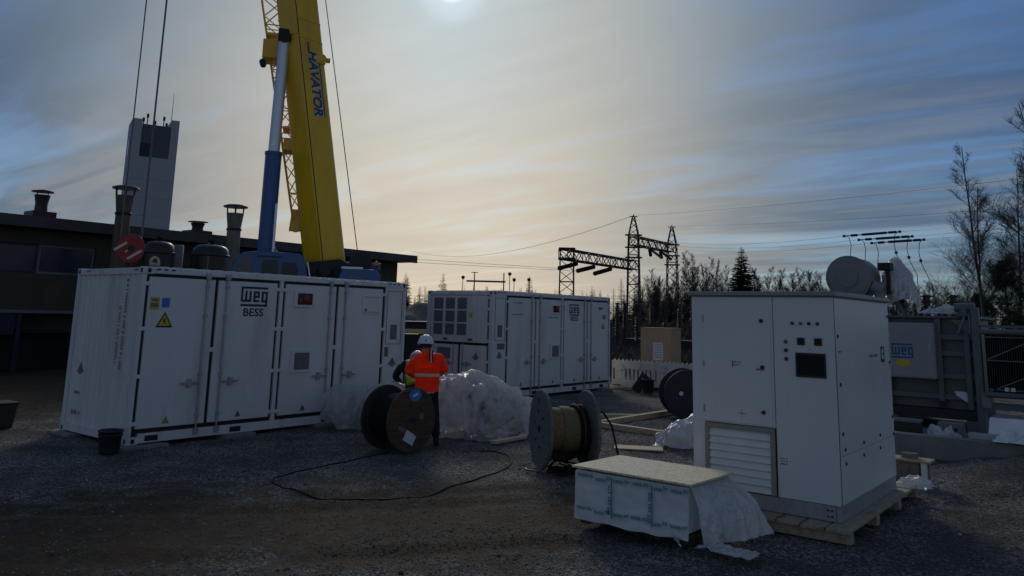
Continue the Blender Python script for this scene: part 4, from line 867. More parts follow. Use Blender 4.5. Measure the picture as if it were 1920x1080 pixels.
# ------------------------------------------------------------------ timbers on the gravel
def beam(name, label, p0, p1, w_, h, mt='wood', group=None):
    p0, p1 = Vector((*p0, h/2)), Vector((*p1, h/2)); o = MB().bar((0, 0, 0), ((p1-p0).length, 0, 0), w_, h).build(name, MT[mt], None, 0.004, p0)
    o.rotation_euler = (0, 0, math.atan2(p1.y-p0.y, p1.x-p0.x)); return tag(o, label, 'timber beam', group)
beam('timber_beam', 'short pale timber at the far end of the beams behind the grey drum', (15.55, 10.15), (16.45, 9.15), 0.12, 0.10)
beam('timber_beam', 'long pale timber running back towards the big black drum', (14.80, 9.12), (18.3, 9.05), 0.14, 0.11)
beam('timber_beam', 'nearest long pale timber running towards the plastic bag by the cabinet', (14.50, 8.95), (14.25, 6.9), 0.13, 0.12)
tf = thing('timber_skid', 'small pale skid of timbers lying beside the plastic sheeting', 'timber skid', (0, 0, 0))
for (a, c) in (((11.20, 9.12), (12.12, 9.14)), ((12.10, 9.16), (12.70, 9.52)), ((11.55, 9.55), (12.68, 9.56))):
    p0, p1 = Vector((*a, .04)), Vector((*c, .04)); MB().bar(p0, p1, 0.14, 0.05).build('rail', MT['wood'], tf, 0.003)
pb_ = MB().box(-0.42, 0.42, -0.2, 0.2, 0, 0.022).build('plank', MT['wood'], None, 0.003, (12.75, 7.1, 0.0)); pb_.rotation_euler = (0, 0, RAD(-62)); tag(pb_, 'flat weathered plank on the gravel left of the cabinet', 'plank')

# ------------------------------------------------------------------ plastic sheeting, let fall by the cloth solver over rough lumps and frozen there
def drape(name, mt, center, size, n, lumps, z0, frames=38, rz=0.0, pinch=0.0, seed=0, stiff=3.0, wave=0.05, selfc=False, ridge=0.05, peak=None):
    r_ = random.Random(seed); tmp = []
    g_ = bpy.data.meshes.new('g'); g_.from_pydata([(-9, -9, 0), (9, -9, 0), (9, 9, 0), (-9, 9, 0)], [], [(0, 1, 2, 3)])
    go = bpy.data.objects.new('g', g_); go.location = (*center, 0.0); COL.objects.link(go); tmp.append(go)
    for (x, y, z, r) in lumps:
        me = bpy.data.meshes.new('l'); bm = bmesh.new(); bmesh.ops.create_icosphere(bm, subdivisions=2, radius=r)
        for v in bm.verts: v.co *= 1+0.25*mnoise.noise(v.co*3+Vector((x, y, z)))
        bm.to_mesh(me); bm.free(); o = bpy.data.objects.new('l', me); o.location = (x, y, z); COL.objects.link(o); tmp.append(o)
    for o in tmp:
        o.modifiers.new('c', 'COLLISION'); o.collision.thickness_outer = 0.012; o.collision.cloth_friction = 12
    nx, ny = n; V = []
    for i in range(nx):
        for j in range(ny):
            u, v = i/(nx-1)-.5, j/(ny-1)-.5
            x, y = u*size[0]*(1-pinch*abs(v)), v*size[1]*(1-pinch*abs(u)); c, s = math.cos(rz), math.sin(rz)
            q = Vector((u*5+seed, v*5, seed*2.0))
            V.append((center[0]+x*c-y*s, center[1]+x*s+y*c, z0+wave*((.5-abs(mnoise.noise(q*.9+Vector((3, 1, 0))))*2)*1.0+(.5-abs(mnoise.noise(q*1.9)))*.45+mnoise.noise(q*3.7)*.16)))
    me = bpy.data.meshes.new(name); me.from_pydata(V, [], [(i*ny+j, (i+1)*ny+j, (i+1)*ny+j+1, i*ny+j+1) for i in range(nx-1) for j in range(ny-1)]); me.update()
    ob = bpy.data.objects.new(name, me); COL.objects.link(ob)
    cl = ob.modifiers.new('cloth', 'CLOTH'); S = cl.settings
    S.quality = 5; S.mass = 0.15; S.tension_stiffness = 12; S.compression_stiffness = 12; S.shear_stiffness = 4; S.bending_stiffness = stiff; S.air_damping = 0.7
    cl.collision_settings.distance_min = 0.012; cl.collision_settings.use_self_collision = selfc; cl.collision_settings.self_distance_min = 0.012
    cl.point_cache.frame_start = 1; cl.point_cache.frame_end = frames+2
    sb = ob.modifiers.new('s', 'SUBSURF'); sb.levels = sb.render_levels = 1
    for f in range(1, frames+1): sc.frame_set(f)
    dg = bpy.context.evaluated_depsgraph_get(); m2 = bpy.data.meshes.new_from_object(ob.evaluated_get(dg))
    bpy.data.objects.remove(ob)
    for o in tmp: bpy.data.objects.remove(o)
    sc.frame_set(1)
    pk_ = Vector((*(peak or center), 0))
    def crease(p):
        d_ = mnoise.voronoi(p)[0]; return -min(1.0, (d_[1]-d_[0])*1.6)
    for v in m2.vertices:                                  # sharp creases of stiff film, most of them running down from the top
        q = v.co; e = q-pk_; a = math.atan2(e.y, e.x); r = math.hypot(e.x, e.y)
        k = crease(Vector((math.cos(a)*1.9, math.sin(a)*1.9, r*1.1+seed))*1.25); k1 = crease(q*3.4+Vector((seed, 0, 0))); k2 = crease(q*8.0+Vector((0, seed, 0)))
        v.co += v.normal*((k+.5)*2.0*ridge*min(1, r*2.5)+(k1+.5)*ridge*.55+(k2+.5)*ridge*.10)*min(1, max(0, (q.z-.02)*6))
    m2.polygons.foreach_set('use_smooth', [True]*len(m2.polygons)); m2.name = name
    return link(name, m2, mt)
sc.frame_start, sc.frame_end = 1, 60
o = drape('plastic_sheeting', MT['film'], (12.0, 10.25), (3.2, 3.0), (54, 50), [(11.7, 10.45, 0.60, 0.30), (12.3, 10.2, 0.30, 0.30), (12.80, 10.05, 0.60, 0.12), (11.45, 10.75, 0.74, 0.24), (12.05, 10.45, 0.98, 0.10), (11.3, 10.2, .35, .22), (12.6, 9.7, .2, .18), (11.75, 10.0, .75, .10)], 1.30, 36, RAD(20), 0.1, 3, 0.3, 0.12, False, .075, (11.75, 10.5))
tag(o, 'big heap of clear crumpled plastic sheeting behind the orange worker', 'plastic sheeting', 'plastic sheeting heaps')
def flap(u, v):                                           # a loose lobe of the sheet standing off to the right
    a = -0.5+2.4*u; r = .34*(.55+.45*v)+.05*nz(u*3, v*3, 41)
    return (12.55+.50*v+.10*math.sin(a)+.04*nz(u*5, v*4, 43), 9.75+.02*v-.30*v*u+.05*nz(u*6, v*5, 47), .30+r*math.sin(a)*1.0+.22*(1-v))
sheet(flap, 22, 20, 'loose_flap', MT['film'], o)
def tailf(u, v): return (12.35+.75*v+.06*nz(u*4, v*4, 51), 9.45+.45*(u-.5)*(1-v*.8)+.05*nz(u*4, v*5, 53)-.12*v, .03+.26*(1-v)*math.sin(math.pi*u)+.05*abs(nz(u*6, v*6, 55)))
sheet(tailf, 18, 22, 'trailing_end', MT['film'], o)
o = drape('plastic_sheeting', MT['film'], (12.15, 10.05), (2.3, 1.7), (42, 32), [(11.75, 10.35, 0.68, 0.32), (12.3, 10.1, 0.40, 0.32), (12.80, 9.95, 0.66, 0.12), (12.05, 10.35, 1.02, 0.12), (12.6, 9.6, .28, .18), (11.75, 9.9, .80, .10)], 1.42, 34, RAD(-35), 0.15, 31, 0.25, 0.10, False, .07, (12.1, 10.4))
tag(o, 'second loose plastic sheet lying crosswise over the big heap', 'plastic sheeting', 'plastic sheeting heaps')
o = drape('plastic_sheeting', MT['film'], (10.75, 12.1), (2.1, 1.7), (38, 32), [(10.5, 12.35, 0.50, 0.30), (11.0, 12.2, 0.42, 0.28), (10.75, 12.0, .68, .12)], 1.10, 32, RAD(35), 0.1, 8, 0.3, 0.10, False, .06)
tag(o, 'smaller billow of clear plastic sheeting against the nearer container', 'plastic sheeting', 'plastic sheeting heaps')
o = drape('plastic_sheeting', MT['film'], (11.0, 11.35), (1.9, 1.6), (36, 30), [(10.85, 11.45, 0.66, 0.28), (11.35, 11.3, 0.5, 0.28)], 1.20, 32, RAD(10), 0.1, 12, 0.3, 0.10, False, .06)
tag(o, 'middle fold of clear plastic sheeting at the worker in yellow', 'plastic sheeting', 'plastic sheeting heaps')
o = drape('plastic_bag_heap', MT['tarp'], (13.65, 6.60), (1.3, 1.3), (28, 28), [(13.65, 6.60, 0.22, 0.22), (13.8, 6.5, 0.42, 0.12), (13.45, 6.7, .12, .2)], 0.75, 28, 0.3, 0.1, 5, 0.4, 0.10, False, .05)
tag(o, 'white crumpled plastic bag heap peeping out left of the cabinet', 'plastic bag')

# ------------------------------------------------------------------ people
def skin_mesh(name, joints, bones, sub=2):
    """joints: name -> (x, y, z, rx[, ry]); bones: pairs of names; first joint is the root"""
    ks = list(joints); me = bpy.data.meshes.new(name)
    me.from_pydata([joints[k][:3] for k in ks], [(ks.index(a), ks.index(c)) for a, c in bones], []); me.update()
    o = bpy.data.objects.new(name, me); COL.objects.link(o); o.modifiers.new('skin', 'SKIN'); o.modifiers['skin'].use_smooth_shade = True
    for i, k in enumerate(ks):
        j = joints[k]; d = me.skin_vertices[0].data[i]; d.radius = (j[3], j[4] if len(j) > 4 else j[3]); d.use_root = (i == 0)
    s_ = o.modifiers.new('s', 'SUBSURF'); s_.levels = sub; s_.render_levels = sub
    bpy.context.view_layer.update()
    m2 = bpy.data.meshes.new_from_object(o.evaluated_get(bpy.context.evaluated_depsgraph_get())); bpy.data.objects.remove(o); m2.name = name
    m2.polygons.foreach_set('use_smooth', [True]*len(m2.polygons)); return m2
def band_of(me, z0, z1, xmax, off, name, mt, parent):
    bm = bmesh.new(); bm.from_mesh(me)
    for z, up_ in ((z0, False), (z1, True)):
        bmesh.ops.bisect_plane(bm, geom=bm.verts[:]+bm.edges[:]+bm.faces[:], plane_co=(0, 0, z), plane_no=(0, 0, 1), clear_outer=up_, clear_inner=not up_)
    bmesh.ops.delete(bm, geom=[f for f in bm.faces if abs(f.calc_center_median().x) > xmax], context='FACES')
    bm.normal_update()
    for v in bm.verts: v.co += v.normal*off
    m2 = bpy.data.meshes.new(name); bm.to_mesh(m2); bm.free(); return link(name, m2, mt, parent)
def helmet(parent, c, tilt, rz=0):
    h = MB(); h.lathe([(0.146, 0.0), (0.150, 0.012), (0.143, 0.05), (0.126, 0.10), (0.092, 0.145), (0.045, 0.168), (0.004, 0.174)], 28)
    o = h.build('helmet', MT['helmet'], parent); o.location = c; o.rotation_euler = (tilt, 0, rz)
    MB().prism([(0.15*math.cos(a)*(1.0), 0.15*math.sin(a)+.055*max(0, math.sin(a))) for a in np.linspace(0, 6.28, 30)[:-1]], 'z', 0.0, 0.011).build('brim', MT['helmet'], o)
    MB().tube([(0, 0.15*math.cos(a)*1.0, 0.012+0.166*math.sin(a)) for a in np.linspace(0.25, 2.9, 14)], 0.009, 6).build('ridge', MT['helmet'], o)
    MB().prism([(-.02, .0), (0, .022), (.02, .0), (0, -.022)], 'y', -0.1495, -0.1475).build('emblem', MT['navy'], o, 0, (0.0, 0, 0.055))
    return o
person = thing('person', 'worker in orange hi-vis jacket and white helmet, seen from behind', 'person', (10.24, 9.86, 0), RAD(44.5-90)); person.scale = (.97, .97, .97)
# local x to the right, y ahead (away from the camera)
J = dict(pelvis=(0, 0, .97, .155, .12), spine=(0, .02, 1.18, .15, .115), chest=(-.01, .03, 1.42, .175, .12), neck=(-.03, .06, 1.585, .06), jaw=(-.045, .095, 1.665, .072), skull=(-.05, .085, 1.765, .098), crown=(-.05, .085, 1.825, .07), nose=(-.055, .205, 1.725, .014),
    shL=(-.195, .03, 1.51, .078), elL=(-.315, .06, 1.25, .058), wrL=(-.185, .30, 1.17, .036), palmL=(-.14, .37, 1.17, .038, .022),
    shR=(.175, .03, 1.53, .078), elR=(.30, .08, 1.30, .058), wrR=(.16, .31, 1.22, .036), palmR=(.11, .38, 1.22, .038, .022),
    hipL=(-.095, 0, .90, .112), knL=(-.11, .05, .50, .078), ankL=(-.12, -.03, .11, .055), heelL=(-.12, -.05, .05, .05), toeL=(-.13, .16, .045, .042),
    hipR=(.095, 0, .90, .112), knR=(.15, .03, .50, .078), ankR=(.20, -.04, .11, .055), heelR=(.20, -.06, .05, .05), toeR=(.23, .15, .045, .042))
Bn = [('pelvis', 'spine'), ('spine', 'chest'), ('chest', 'neck'), ('neck', 'jaw'), ('jaw', 'skull'), ('skull', 'crown'), ('skull', 'nose'), ('chest', 'shL'), ('shL', 'elL'), ('elL', 'wrL'), ('wrL', 'palmL'), ('chest', 'shR'), ('shR', 'elR'), ('elR', 'wrR'), ('wrR', 'palmR'),
    ('pelvis', 'hipL'), ('hipL', 'knL'), ('knL', 'ankL'), ('ankL', 'heelL'), ('heelL', 'toeL'), ('pelvis', 'hipR'), ('hipR', 'knR'), ('knR', 'ankR'), ('ankR', 'heelR'), ('heelR', 'toeR')]
def fingers(J, Bn, side, palm, fwd):
    px, py, pz = J[palm][:3]; s = -1 if side == 'L' else 1
    for k, ln in enumerate((.062, .070, .066, .052)):
        n1, n2 = 'f%s%d' % (side, k), 'g%s%d' % (side, k)
        J[n1] = (px-s*.012*0+fwd[0]*.07, py+fwd[1]*.07, pz+.027-.018*k, .0095); J[n2] = (px+fwd[0]*(.07+ln*.6)-s*.02, py+fwd[1]*(.07+ln*.6), pz+.022-.018*k-.02, .008); Bn += [(palm, n1), (n1, n2)]
    J['t1'+side] = (px-s*.035, py+.02, pz+.03, .012); J['t2'+side] = (px-s*.05, py+.055, pz+.035, .009); Bn += [(palm, 't1'+side), ('t1'+side, 't2'+side)]
fingers(J, Bn, 'L', 'palmL', (.35, .94)); fingers(J, Bn, 'R', 'palmR', (-.35, .94))
def dress(me, rules):
    me.materials.clear(); idx = {}
    for k in ('skin', 'trousers', 'black'): idx[k] = len(me.materials); me.materials.append(MT[k])
    for p in me.polygons: p.material_index = idx[rules(p.center)]
bm_ = skin_mesh('body', J, Bn)
dress(bm_, lambda c: 'black' if c.z < .13 else 'trousers' if c.z < 1.05 else 'skin')
link('body', bm_, None, person)
JJ = {k: J[k] for k in ('pelvis', 'spine', 'chest', 'shL', 'elL', 'wrL', 'shR', 'elR', 'wrR')}
JJ = dict(spine=(0, .02, 1.15, .245, .18), hem=(0, .0, .865, .25, .19), chest=(-.01, .02, 1.39, .25, .18), yoke=(-.02, .045, 1.535, .15, .12), collar=(-.035, .06, 1.625, .094, .092), shL=(-.215, .03, 1.48, .125), elL=(-.325, .06, 1.27, .10), wrL=(-.20, .28, 1.17, .062), shR=(.195, .03, 1.50, .125), elR=(.31, .08, 1.31, .10), wrR=(.175, .29, 1.22, .062))
jk = skin_mesh('jacket', JJ, [('spine', 'hem'), ('spine', 'chest'), ('chest', 'yoke'), ('yoke', 'collar'), ('chest', 'shL'), ('shL', 'elL'), ('elL', 'wrL'), ('chest', 'shR'), ('shR', 'elR'), ('elR', 'wrR')], 3)
for v in jk.vertices:                                      # creases of a heavy jacket
    q = v.co; k = mnoise.noise(Vector((q.x*7, q.y*7, q.z*10)))*.022+mnoise.noise(Vector((q.x*14, q.y*14, q.z*22+3)))*.013
    v.co += v.normal*k
jo = link('jacket', jk, MT['orange'], person)
band_of(jk, 1.205, 1.255, .27, .004, 'reflective_band', MT['reflect'], jo); band_of(jk, .895, .94, .33, .004, 'reflective_band', MT['reflect'], jo)
hd = skin_mesh('hood', dict(a=(-.03, -.06, 1.60, .09, .06), b=(-.13, -.02, 1.60, .06), c=(.08, -.02, 1.61, .06), d=(-.03, -.13, 1.53, .05)), [('a', 'b'), ('a', 'c'), ('a', 'd')], 2); link('hood', hd, MT['orange'], jo)
MB().bar((0.045, -.165, 1.68), (0.055, -.200, 1.45), 0.022, 0.01, (0, -1, 0)).build('hood_strip', MT['reflect'], jo); MB().bar((0.02, -.158, 1.70), (0.03, -.192, 1.47), 0.026, 0.012, (0, -1, 0)).build('strap', MT['rubber'], jo); MB().bar((0.072, -.15, 1.66), (0.082, -.185, 1.47), 0.024, 0.012, (0, -1, 0)).build('strap', MT['rubber'], jo)
tz = skin_mesh('trousers', dict(p=(0, 0, .95, .18, .14), hL=(-.10, 0, .86, .125), kL=(-.115, .05, .50, .095), aL=(-.125, -.03, .14, .085), hR=(.10, 0, .86, .125), kR=(.155, .03, .50, .095), aR=(.20, -.04, .14, .085)), [('p', 'hL'), ('hL', 'kL'), ('kL', 'aL'), ('p', 'hR'), ('hR', 'kR'), ('kR', 'aR')], 2); link('trousers', tz, MT['trousers'], person)
MB().lathe([(0.108, 0), (0.112, .05), (0.106, .11)], 20).build('dark_hair', MT['trousers'], person, 0, (-.05, .08, 1.70))
helmet(person, (-.052, .085, 1.755), RAD(-8))

# second worker, bent over the sheeting
p2 = thing('person', 'worker in yellow hi-vis bending over the sheeting, half hidden behind the orange worker', 'person', (11.03, 10.93, 0), RAD(46-90))
J2 = dict(pelvis=(.02, .1, .86, .15, .12), spine=(-.02, .20, 1.06, .145, .12), chest=(-.03, .32, 1.24, .165, .12), neck=(.0, .46, 1.31, .06), jaw=(.02, .55, 1.32, .07), skull=(.03, .62, 1.35, .096), nose=(.05, .72, 1.28, .014),
    shL=(-.22, .32, 1.26, .075), elL=(-.38, .40, 1.02, .055), wrL=(-.27, .62, .88, .036), palmL=(-.24, .70, .86, .036, .022), shR=(.16, .36, 1.27, .075), elR=(.26, .50, 1.04, .055), wrR=(.15, .70, .90, .036), palmR=(.12, .77, .88, .036, .022),
    hipL=(-.10, .1, .80, .11), knL=(-.15, .26, .47, .08), ankL=(-.15, .10, .11, .055), heelL=(-.15, .07, .05, .05), toeL=(-.16, .28, .045, .042), hipR=(.12, .1, .80, .11), knR=(.19, .26, .47, .08), ankR=(.18, .10, .11, .055), heelR=(.18, .07, .05, .05), toeR=(.2, .28, .045, .042))
B2 = list(Bn[:5])+[('skull', 'nose')]+[b_ for b_ in Bn[7:25]]
fingers(J2, B2, 'L', 'palmL', (.3, .8)); fingers(J2, B2, 'R', 'palmR', (-.3, .8))
bm2 = skin_mesh('body', J2, B2); dress(bm2, lambda c: 'black' if c.z < .13 else 'trousers' if c.z < .98 or (abs(c.x) > .18 and c.z > .92 and c.y < .6) else 'skin'); link('body', bm2, None, p2)
v2 = skin_mesh('vest', dict(s=(-.02, .19, 1.06, .20, .165), p=(.02, .08, .88, .19, .16), c=(-.03, .31, 1.24, .21, .165), y=(-.01, .39, 1.31, .15, .12), l=(-.19, .32, 1.25, .10), r=(.14, .35, 1.26, .10)), [('s', 'p'), ('s', 'c'), ('c', 'y'), ('c', 'l'), ('c', 'r')], 2); vo_ = link('vest', v2, MT['hvyellow'], p2)
band_of(v2, 1.04, 1.09, .4, .004, 'reflective_band', MT['reflect'], vo_)
sl2 = skin_mesh('sleeve', dict(a=(-.24, .32, 1.26, .09), b=(-.39, .40, 1.02, .072), c=(-.28, .60, .89, .055)), [('a', 'b'), ('b', 'c')], 2); link('sleeve', sl2, MT['trousers'], p2)
helmet(p2, (.03, .61, 1.345), RAD(-50))

# ------------------------------------------------------------------ the crane behind the nearer container
cr_ = thing('mobile_crane', 'yellow and blue mobile crane with raised telescopic boom behind the nearer container', 'crane', (13.69, 17.22, 0), RAD(-38.48))
AX = Vector((-0.168, -0.048, 1.0)); B0 = Vector((0.045, 0.05, 3.40))
def bp(z, dx=0, dy=0): return B0+AX*(z-3.40)+Vector((dx, dy, 0))
def sweep(poly, z0, z1, name, mt, parent, bev=0.0):
    mb = MB(); n = len(poly); vs = [bp(z0, x, y) for x, y in poly]+[bp(z1, x, y) for x, y in poly]
    mb.add(vs, [tuple(range(n)), tuple(range(n, 2*n))]+[(i, (i+1) % n, n+(i+1) % n, n+i) for i in range(n)]); return mb.build(name, mt, parent, bev)
BO = [(x*1.06, y) for x, y in [(-.53, .17), (-.50, .10), (-.09, -.30), (.0, -.30), (.50, .10), (.53, .18), (.50, .66), (.10, .86), (-.42, .66)]]
boom = sweep(BO, 3.42, 12.5, 'boom_base_section', MT['crane_y'], cr_, 0.015)
for k, (sc_, z0, z1) in enumerate(((.88, 12.4, 19), (.77, 18.9, 25), (.66, 24.9, 30.0))): sweep([(x*sc_, (y-.25)*sc_+.25) for x, y in BO], z0, z1, 'boom_section', MT['crane_y'], cr_, 0.01)
for z, h in ((9.62, .04), (10.15, .05), (12.3, .25)): sweep([(x*1.025, (y-.25)*1.025+.25) for x, y in BO], z, z+h, 'stiffener_ring', MT['crane_y'], boom, 0.004)
sweep([(-.56, .1), (-.09, -.34), (-.06, -.315), (-.50, .17)], 9.7, 12.4, 'cheek_plate', MT['crane_y'], boom)
# seam strip down the front corner and the hose tray
MB().tube([bp(z, -.045, -.305) for z in (3.5, 6, 9, 12.3)], 0.012, 6).build('weld_seam', MT['dark'], boom)
# lettering down the right-hand facet
fx = (Vector((.53, .10, 0))-Vector((.0, -.30, 0))).normalized(); dn_ = -AX.normalized(); fx = (fx-dn_*fx.dot(dn_)).normalized(); nrm = dn_.cross(fx).normalized()
tcn = bp(8.42, 0.249, -.112)+nrm*.008
text('white_lettering', 'HAVATOR', 0.39, MT['paper'], boom, tcn+fx*.028+dn_*.03, dn_, fx, shear=0.22, bold=0.012, sx=1.0)
text('lettering', 'HAVATOR', 0.39, MT['blueprint'], boom, tcn+nrm*.006, dn_, fx, shear=0.22, bold=0.012, sx=1.0)
for dx_, mt in ((0.215, 'blueprint'),):
    a = tcn+fx*dx_; MB().bar(a-dn_*.85+nrm*.001, a+dn_*.95+nrm*.001, 0.03, 0.006, nrm).build('lettering_rule', MT[mt], boom)
a = tcn-fx*.10; MB().bar(a-dn_*1.16+nrm*.001, a-dn_*.9+nrm*.001, 0.05, 0.006, nrm).build('lettering_rule', MT['blueprint'], boom)
# head with sheaves (above the picture)
hdm = MB().box(-.35, .35, -.3, .7, 0, 1.2).build('boom_head', MT['crane_y'], cr_, 0.03, bp(29.8))
for y in (.05, .3, .55): MB().cyl((-.45, y-.04, .9), (-.45, y+.04, .9), 0.38, n=24).build('sheave', MT['dark'], hdm)
# side sheave bracket half way up
q = MB().cyl(bp(9.15, .50, -.02), bp(9.15, .50, .22), 0.14, n=16).cyl(bp(9.15, .40, .1), bp(9.15, .74, .1), 0.07, n=10).build('side_sheave', MT['crane_y'], boom)
MB().cyl(bp(9.15, .42, -.05), bp(9.15, .42, .0), 0.12, n=14).build('sheave_guard', MT['crane_y'], boom)
# luffing cylinder
c0, cm, c1_ = Vector((-1.52, -.20, 2.6)), Vector((-1.50, -.24, 6.36)), Vector((-1.44, -.26, 9.62))
cyl_ = MB().cyl(c0, cm, 0.215, n=24).cyl(cm-(cm-c0).normalized()*.02, cm+(cm-c0).normalized()*.06, 0.232, n=24).build('luffing_cylinder', MT['crane_b'], cr_)
MB().cyl(cm, c1_, 0.152, n=24).build('piston_rod', MT['chrome'], cyl_)
MB().cyl(c1_-Vector((0, .2, 0)), c1_+Vector((0, .3, .12)), 0.17, n=16).box(-.17, .17, -.15, .2, -.1, .25, Matrix.Translation(c1_)).build('rod_clevis', MT['dark'], cyl_, 0.02)
MB().prism([(-1.62, 9.5), (-1.25, 9.3), (-1.2, 10.3), (-1.45, 10.1), (-1.6, 9.85)], 'y', -.18, .30).build('boom_lug', MT['crane_y'], boom, 0.015)
MB().box(-1.34, -1.28, -.46, -.44, 3.7, 5.0).build('cylinder_print', MT['chrome'], cyl_)
MB().prism([(-1.85, 2.5), (-1.15, 2.5), (-1.22, 3.75), (-1.36, 4.0), (-1.68, 3.9)], 'y', -.02, .3).build('cylinder_foot', MT['crane_b'], cr_, 0.02)
# lattice jib stowed along the boom
def lattice(mb, p0, p1, w0, w1, d0, d1, n, rc, rb_, ax=Vector((1, 0, 0)), ay=Vector((0, 1, 0))):
    p0, p1 = Vector(p0), Vector(p1); P = []
    for i in range(n+1):
        s = i/n; c = p0.lerp(p1, s); w2 = (w0+(w1-w0)*s)/2; d2 = (d0+(d1-d0)*s)/2
        P.append([c+ax*(a*w2)+ay*(b_*d2) for a, b_ in ((-1, -1), (1, -1), (1, 1), (-1, 1))])
    for k in range(4): mb.tube([q[k] for q in P], rc, 5)
    for i in range(n):
        for k in range(4):
            a, b_ = (P[i][k], P[i+1][(k+1) % 4]) if (i+k) % 2 == 0 else (P[i][(k+1) % 4], P[i+1][k])
            mb.tube([a, b_], rb_, 4)
        if i % 3 == 0:
            for k in range(4): mb.tube([P[i][k], P[i][(k+1) % 4]], rb_, 4)
    return mb
jib = lattice(MB(), (-2.72, .62, 15.0), (-.80, .62, 4.65), .62, .20, .6, .2, 26, 0.032, 0.019).build('lattice_jib', MT['crane_y'], cr_); jib['kind'] = 'stuff'
MB().cyl((-.82, .5, 4.55), (-.82, .75, 4.55), 0.17, n=16).prism([(-1.0, 4.4), (-.66, 4.4), (-.7, 5.0), (-.95, 5.0)], 'y', .52, .72).build('jib_sheave', MT['crane_y'], cr_, 0.01)
for (x0, x1, z0, z1) in ((-2.05, -1.5, 9.2, 9.75), (-2.0, -1.5, 9.85, 9.95), (-1.30, -.85, 6.6, 6.95), (-1.35, -.9, 7.2, 7.28)): MB().box(x0, x1, .25, .95, z0, z1).build('jib_bracket', MT['crane_y'] if z1 > 9 else MT['crane_y'], cr_, 0.02)
MB().cyl((-2.02, .2, 9.05), (-2.02, .5, 9.05), .09, n=10).build('jib_pin', MT['dark'], cr_)
# operator cab
cabp = [(-2.32, 2.05), (-2.27, 3.04), (-2.13, 3.54), (-1.95, 3.64), (-1.62, 3.69), (-.62, 3.67), (-.50, 3.59), (-.36, 3.02), (-.36, 2.05)]
cab = MB().prism(cabp, 'y', -1.25, -.35).build('operator_cab', MT['crane_b'], cr_, 0.03)
MB().prism([(-2.20, 2.75), (-2.17, 3.06), (-2.06, 3.49), (-1.72, 3.56), (-1.76, 2.75)], 'y', -1.262, -1.245).build('front_side_window', MT['glass_lt'], cab)
MB().prism([(-1.55, 2.75), (-1.50, 3.40), (-1.45, 3.47), (-1.13, 3.47), (-1.10, 2.75)], 'y', -1.262, -1.245).build('door_window', MT['glass'], cab)
MB().prism([(-1.02, 2.75), (-1.02, 3.42), (-.70, 3.42), (-.62, 3.27), (-.60, 2.75)], 'y', -1.262, -1.245).build('rear_window', MT['glass'], cab)
MB().prism([(-1.62, 3.54), (-1.05, 3.54), (-1.05, 3.57), (-1.62, 3.57)], 'y', -1.275, -1.25).build('grab_rail', MT['dark'], cab)
MB().bar((-.40, -1.27, 3.45), (-.28, -1.27, 2.9), 0.03).build('edge_rail', MT['chrome'], cab)
ws = MB().add([(-2.285, -1.2, 2.75), (-2.285, -.4, 2.75), (-2.285, -.4, 3.04), (-2.285, -1.2, 3.04), (-2.16, -.4, 3.5), (-2.16, -1.2, 3.5)], [(0, 1, 2, 3), (3, 2, 4, 5)]).build('windscreen', MT['glass_lt'], cab)
# slewing upper works
up2 = MB().box(-2.0, 1.9, -.35, 1.0, 1.75, 2.55).build('upper_frame', MT['crane_b'], cr_, 0.03)
MB().prism([(-.45, 2.5), (.75, 2.5), (.72, 3.45), (.45, 3.62), (-.40, 3.50)], 'y', -.45, .9).build('boom_pivot_housing', MT['dark'], cr_, 0.03)
MB().cyl((.05, -.7, 3.28), (.05, 1.0, 3.28), 0.16, n=16).build('boom_pivot', MT['dark'], cr_)
for k in range(4): MB().tube([(-.35+.2*k, -.5, 3.3), (-.3+.2*k, -.62, 3.0), (-.2+.22*k, -.5, 2.7)], 0.03, 6).build('hose', MT['rubber'], cr_)
cw = MB().prism([(.36, 2.2), (.40, 3.14), (.50, 3.33), (1.30, 3.33), (1.44, 3.20), (1.48, 2.2)], 'y', -1.2, 1.0).build('counterweight', MT['crane_b'], cr_, 0.03)
dashes('counterweight_print', 0.42, 0.07, cw, (.86, -1.2035, 3.12), FX, seed=3, mt='ledge')
MB().box(.45, 1.0, -1.0, -.8, 3.335, 3.39).build('cover_plate', MT['chrome'], cw)
wn_ = MB().cyl((.95, -.5, 3.55), (.95, .6, 3.55), 0.22, n=20).build('winch_drum', MT['crane_b'], cr_); MB().cyl((.95, -.55, 3.55), (.95, -.5, 3.55), 0.30, n=20).build('winch_flange', MT['dark'], wn_)
MB().box(.5, 1.5, -.3, .5, 3.33, 3.55).build('winch_frame', MT['crane_b'], cr_, 0.02)
bc = MB().cyl((1.34, -.9, 3.30), (1.34, -.9, 3.44), 0.025, n=8).build('beacon_post', MT['dark'], cr_); MB().lathe([(0.055, 3.44), (0.06, 3.5), (0.045, 3.56), (0.01, 3.575)], 14).build('beacon_lamp', mat('orange_lens', (0.75, 0.16, 0.08), 0.3), bc, 0, (1.34, -.9, 0))
# carrier with wheels, parallel to the container
ca = bpy.data.objects.new('carrier', None); COL.objects.link(ca); ca.parent = cr_
MB().box(-1.3, 1.3, .9, 10.5, .75, 1.45).build('chassis', MT['crane_b'], ca, 0.03); MB().box(-1.3, 1.3, 10.55, 12.0, .7, 2.0).build('drive_cab', MT['crane_b'], ca, 0.08); MB().box(-1.0, 1.0, -.6, 1.4, 1.452, 1.75).build('slewing_ring', MT['dark'], ca); MB().box(-1.25, 1.25, -.7, .88, .6, 1.45).build('chassis', MT['dark'], ca, 0.03)
for y in (0.0, 2.4, 4.0, 7.2, 8.8):
    for x in (-1.35, .97): MB().cyl((x, y, .62), (x+.38, y, .62), 0.62, n=24).build('wheel', MT['rubber'], ca)
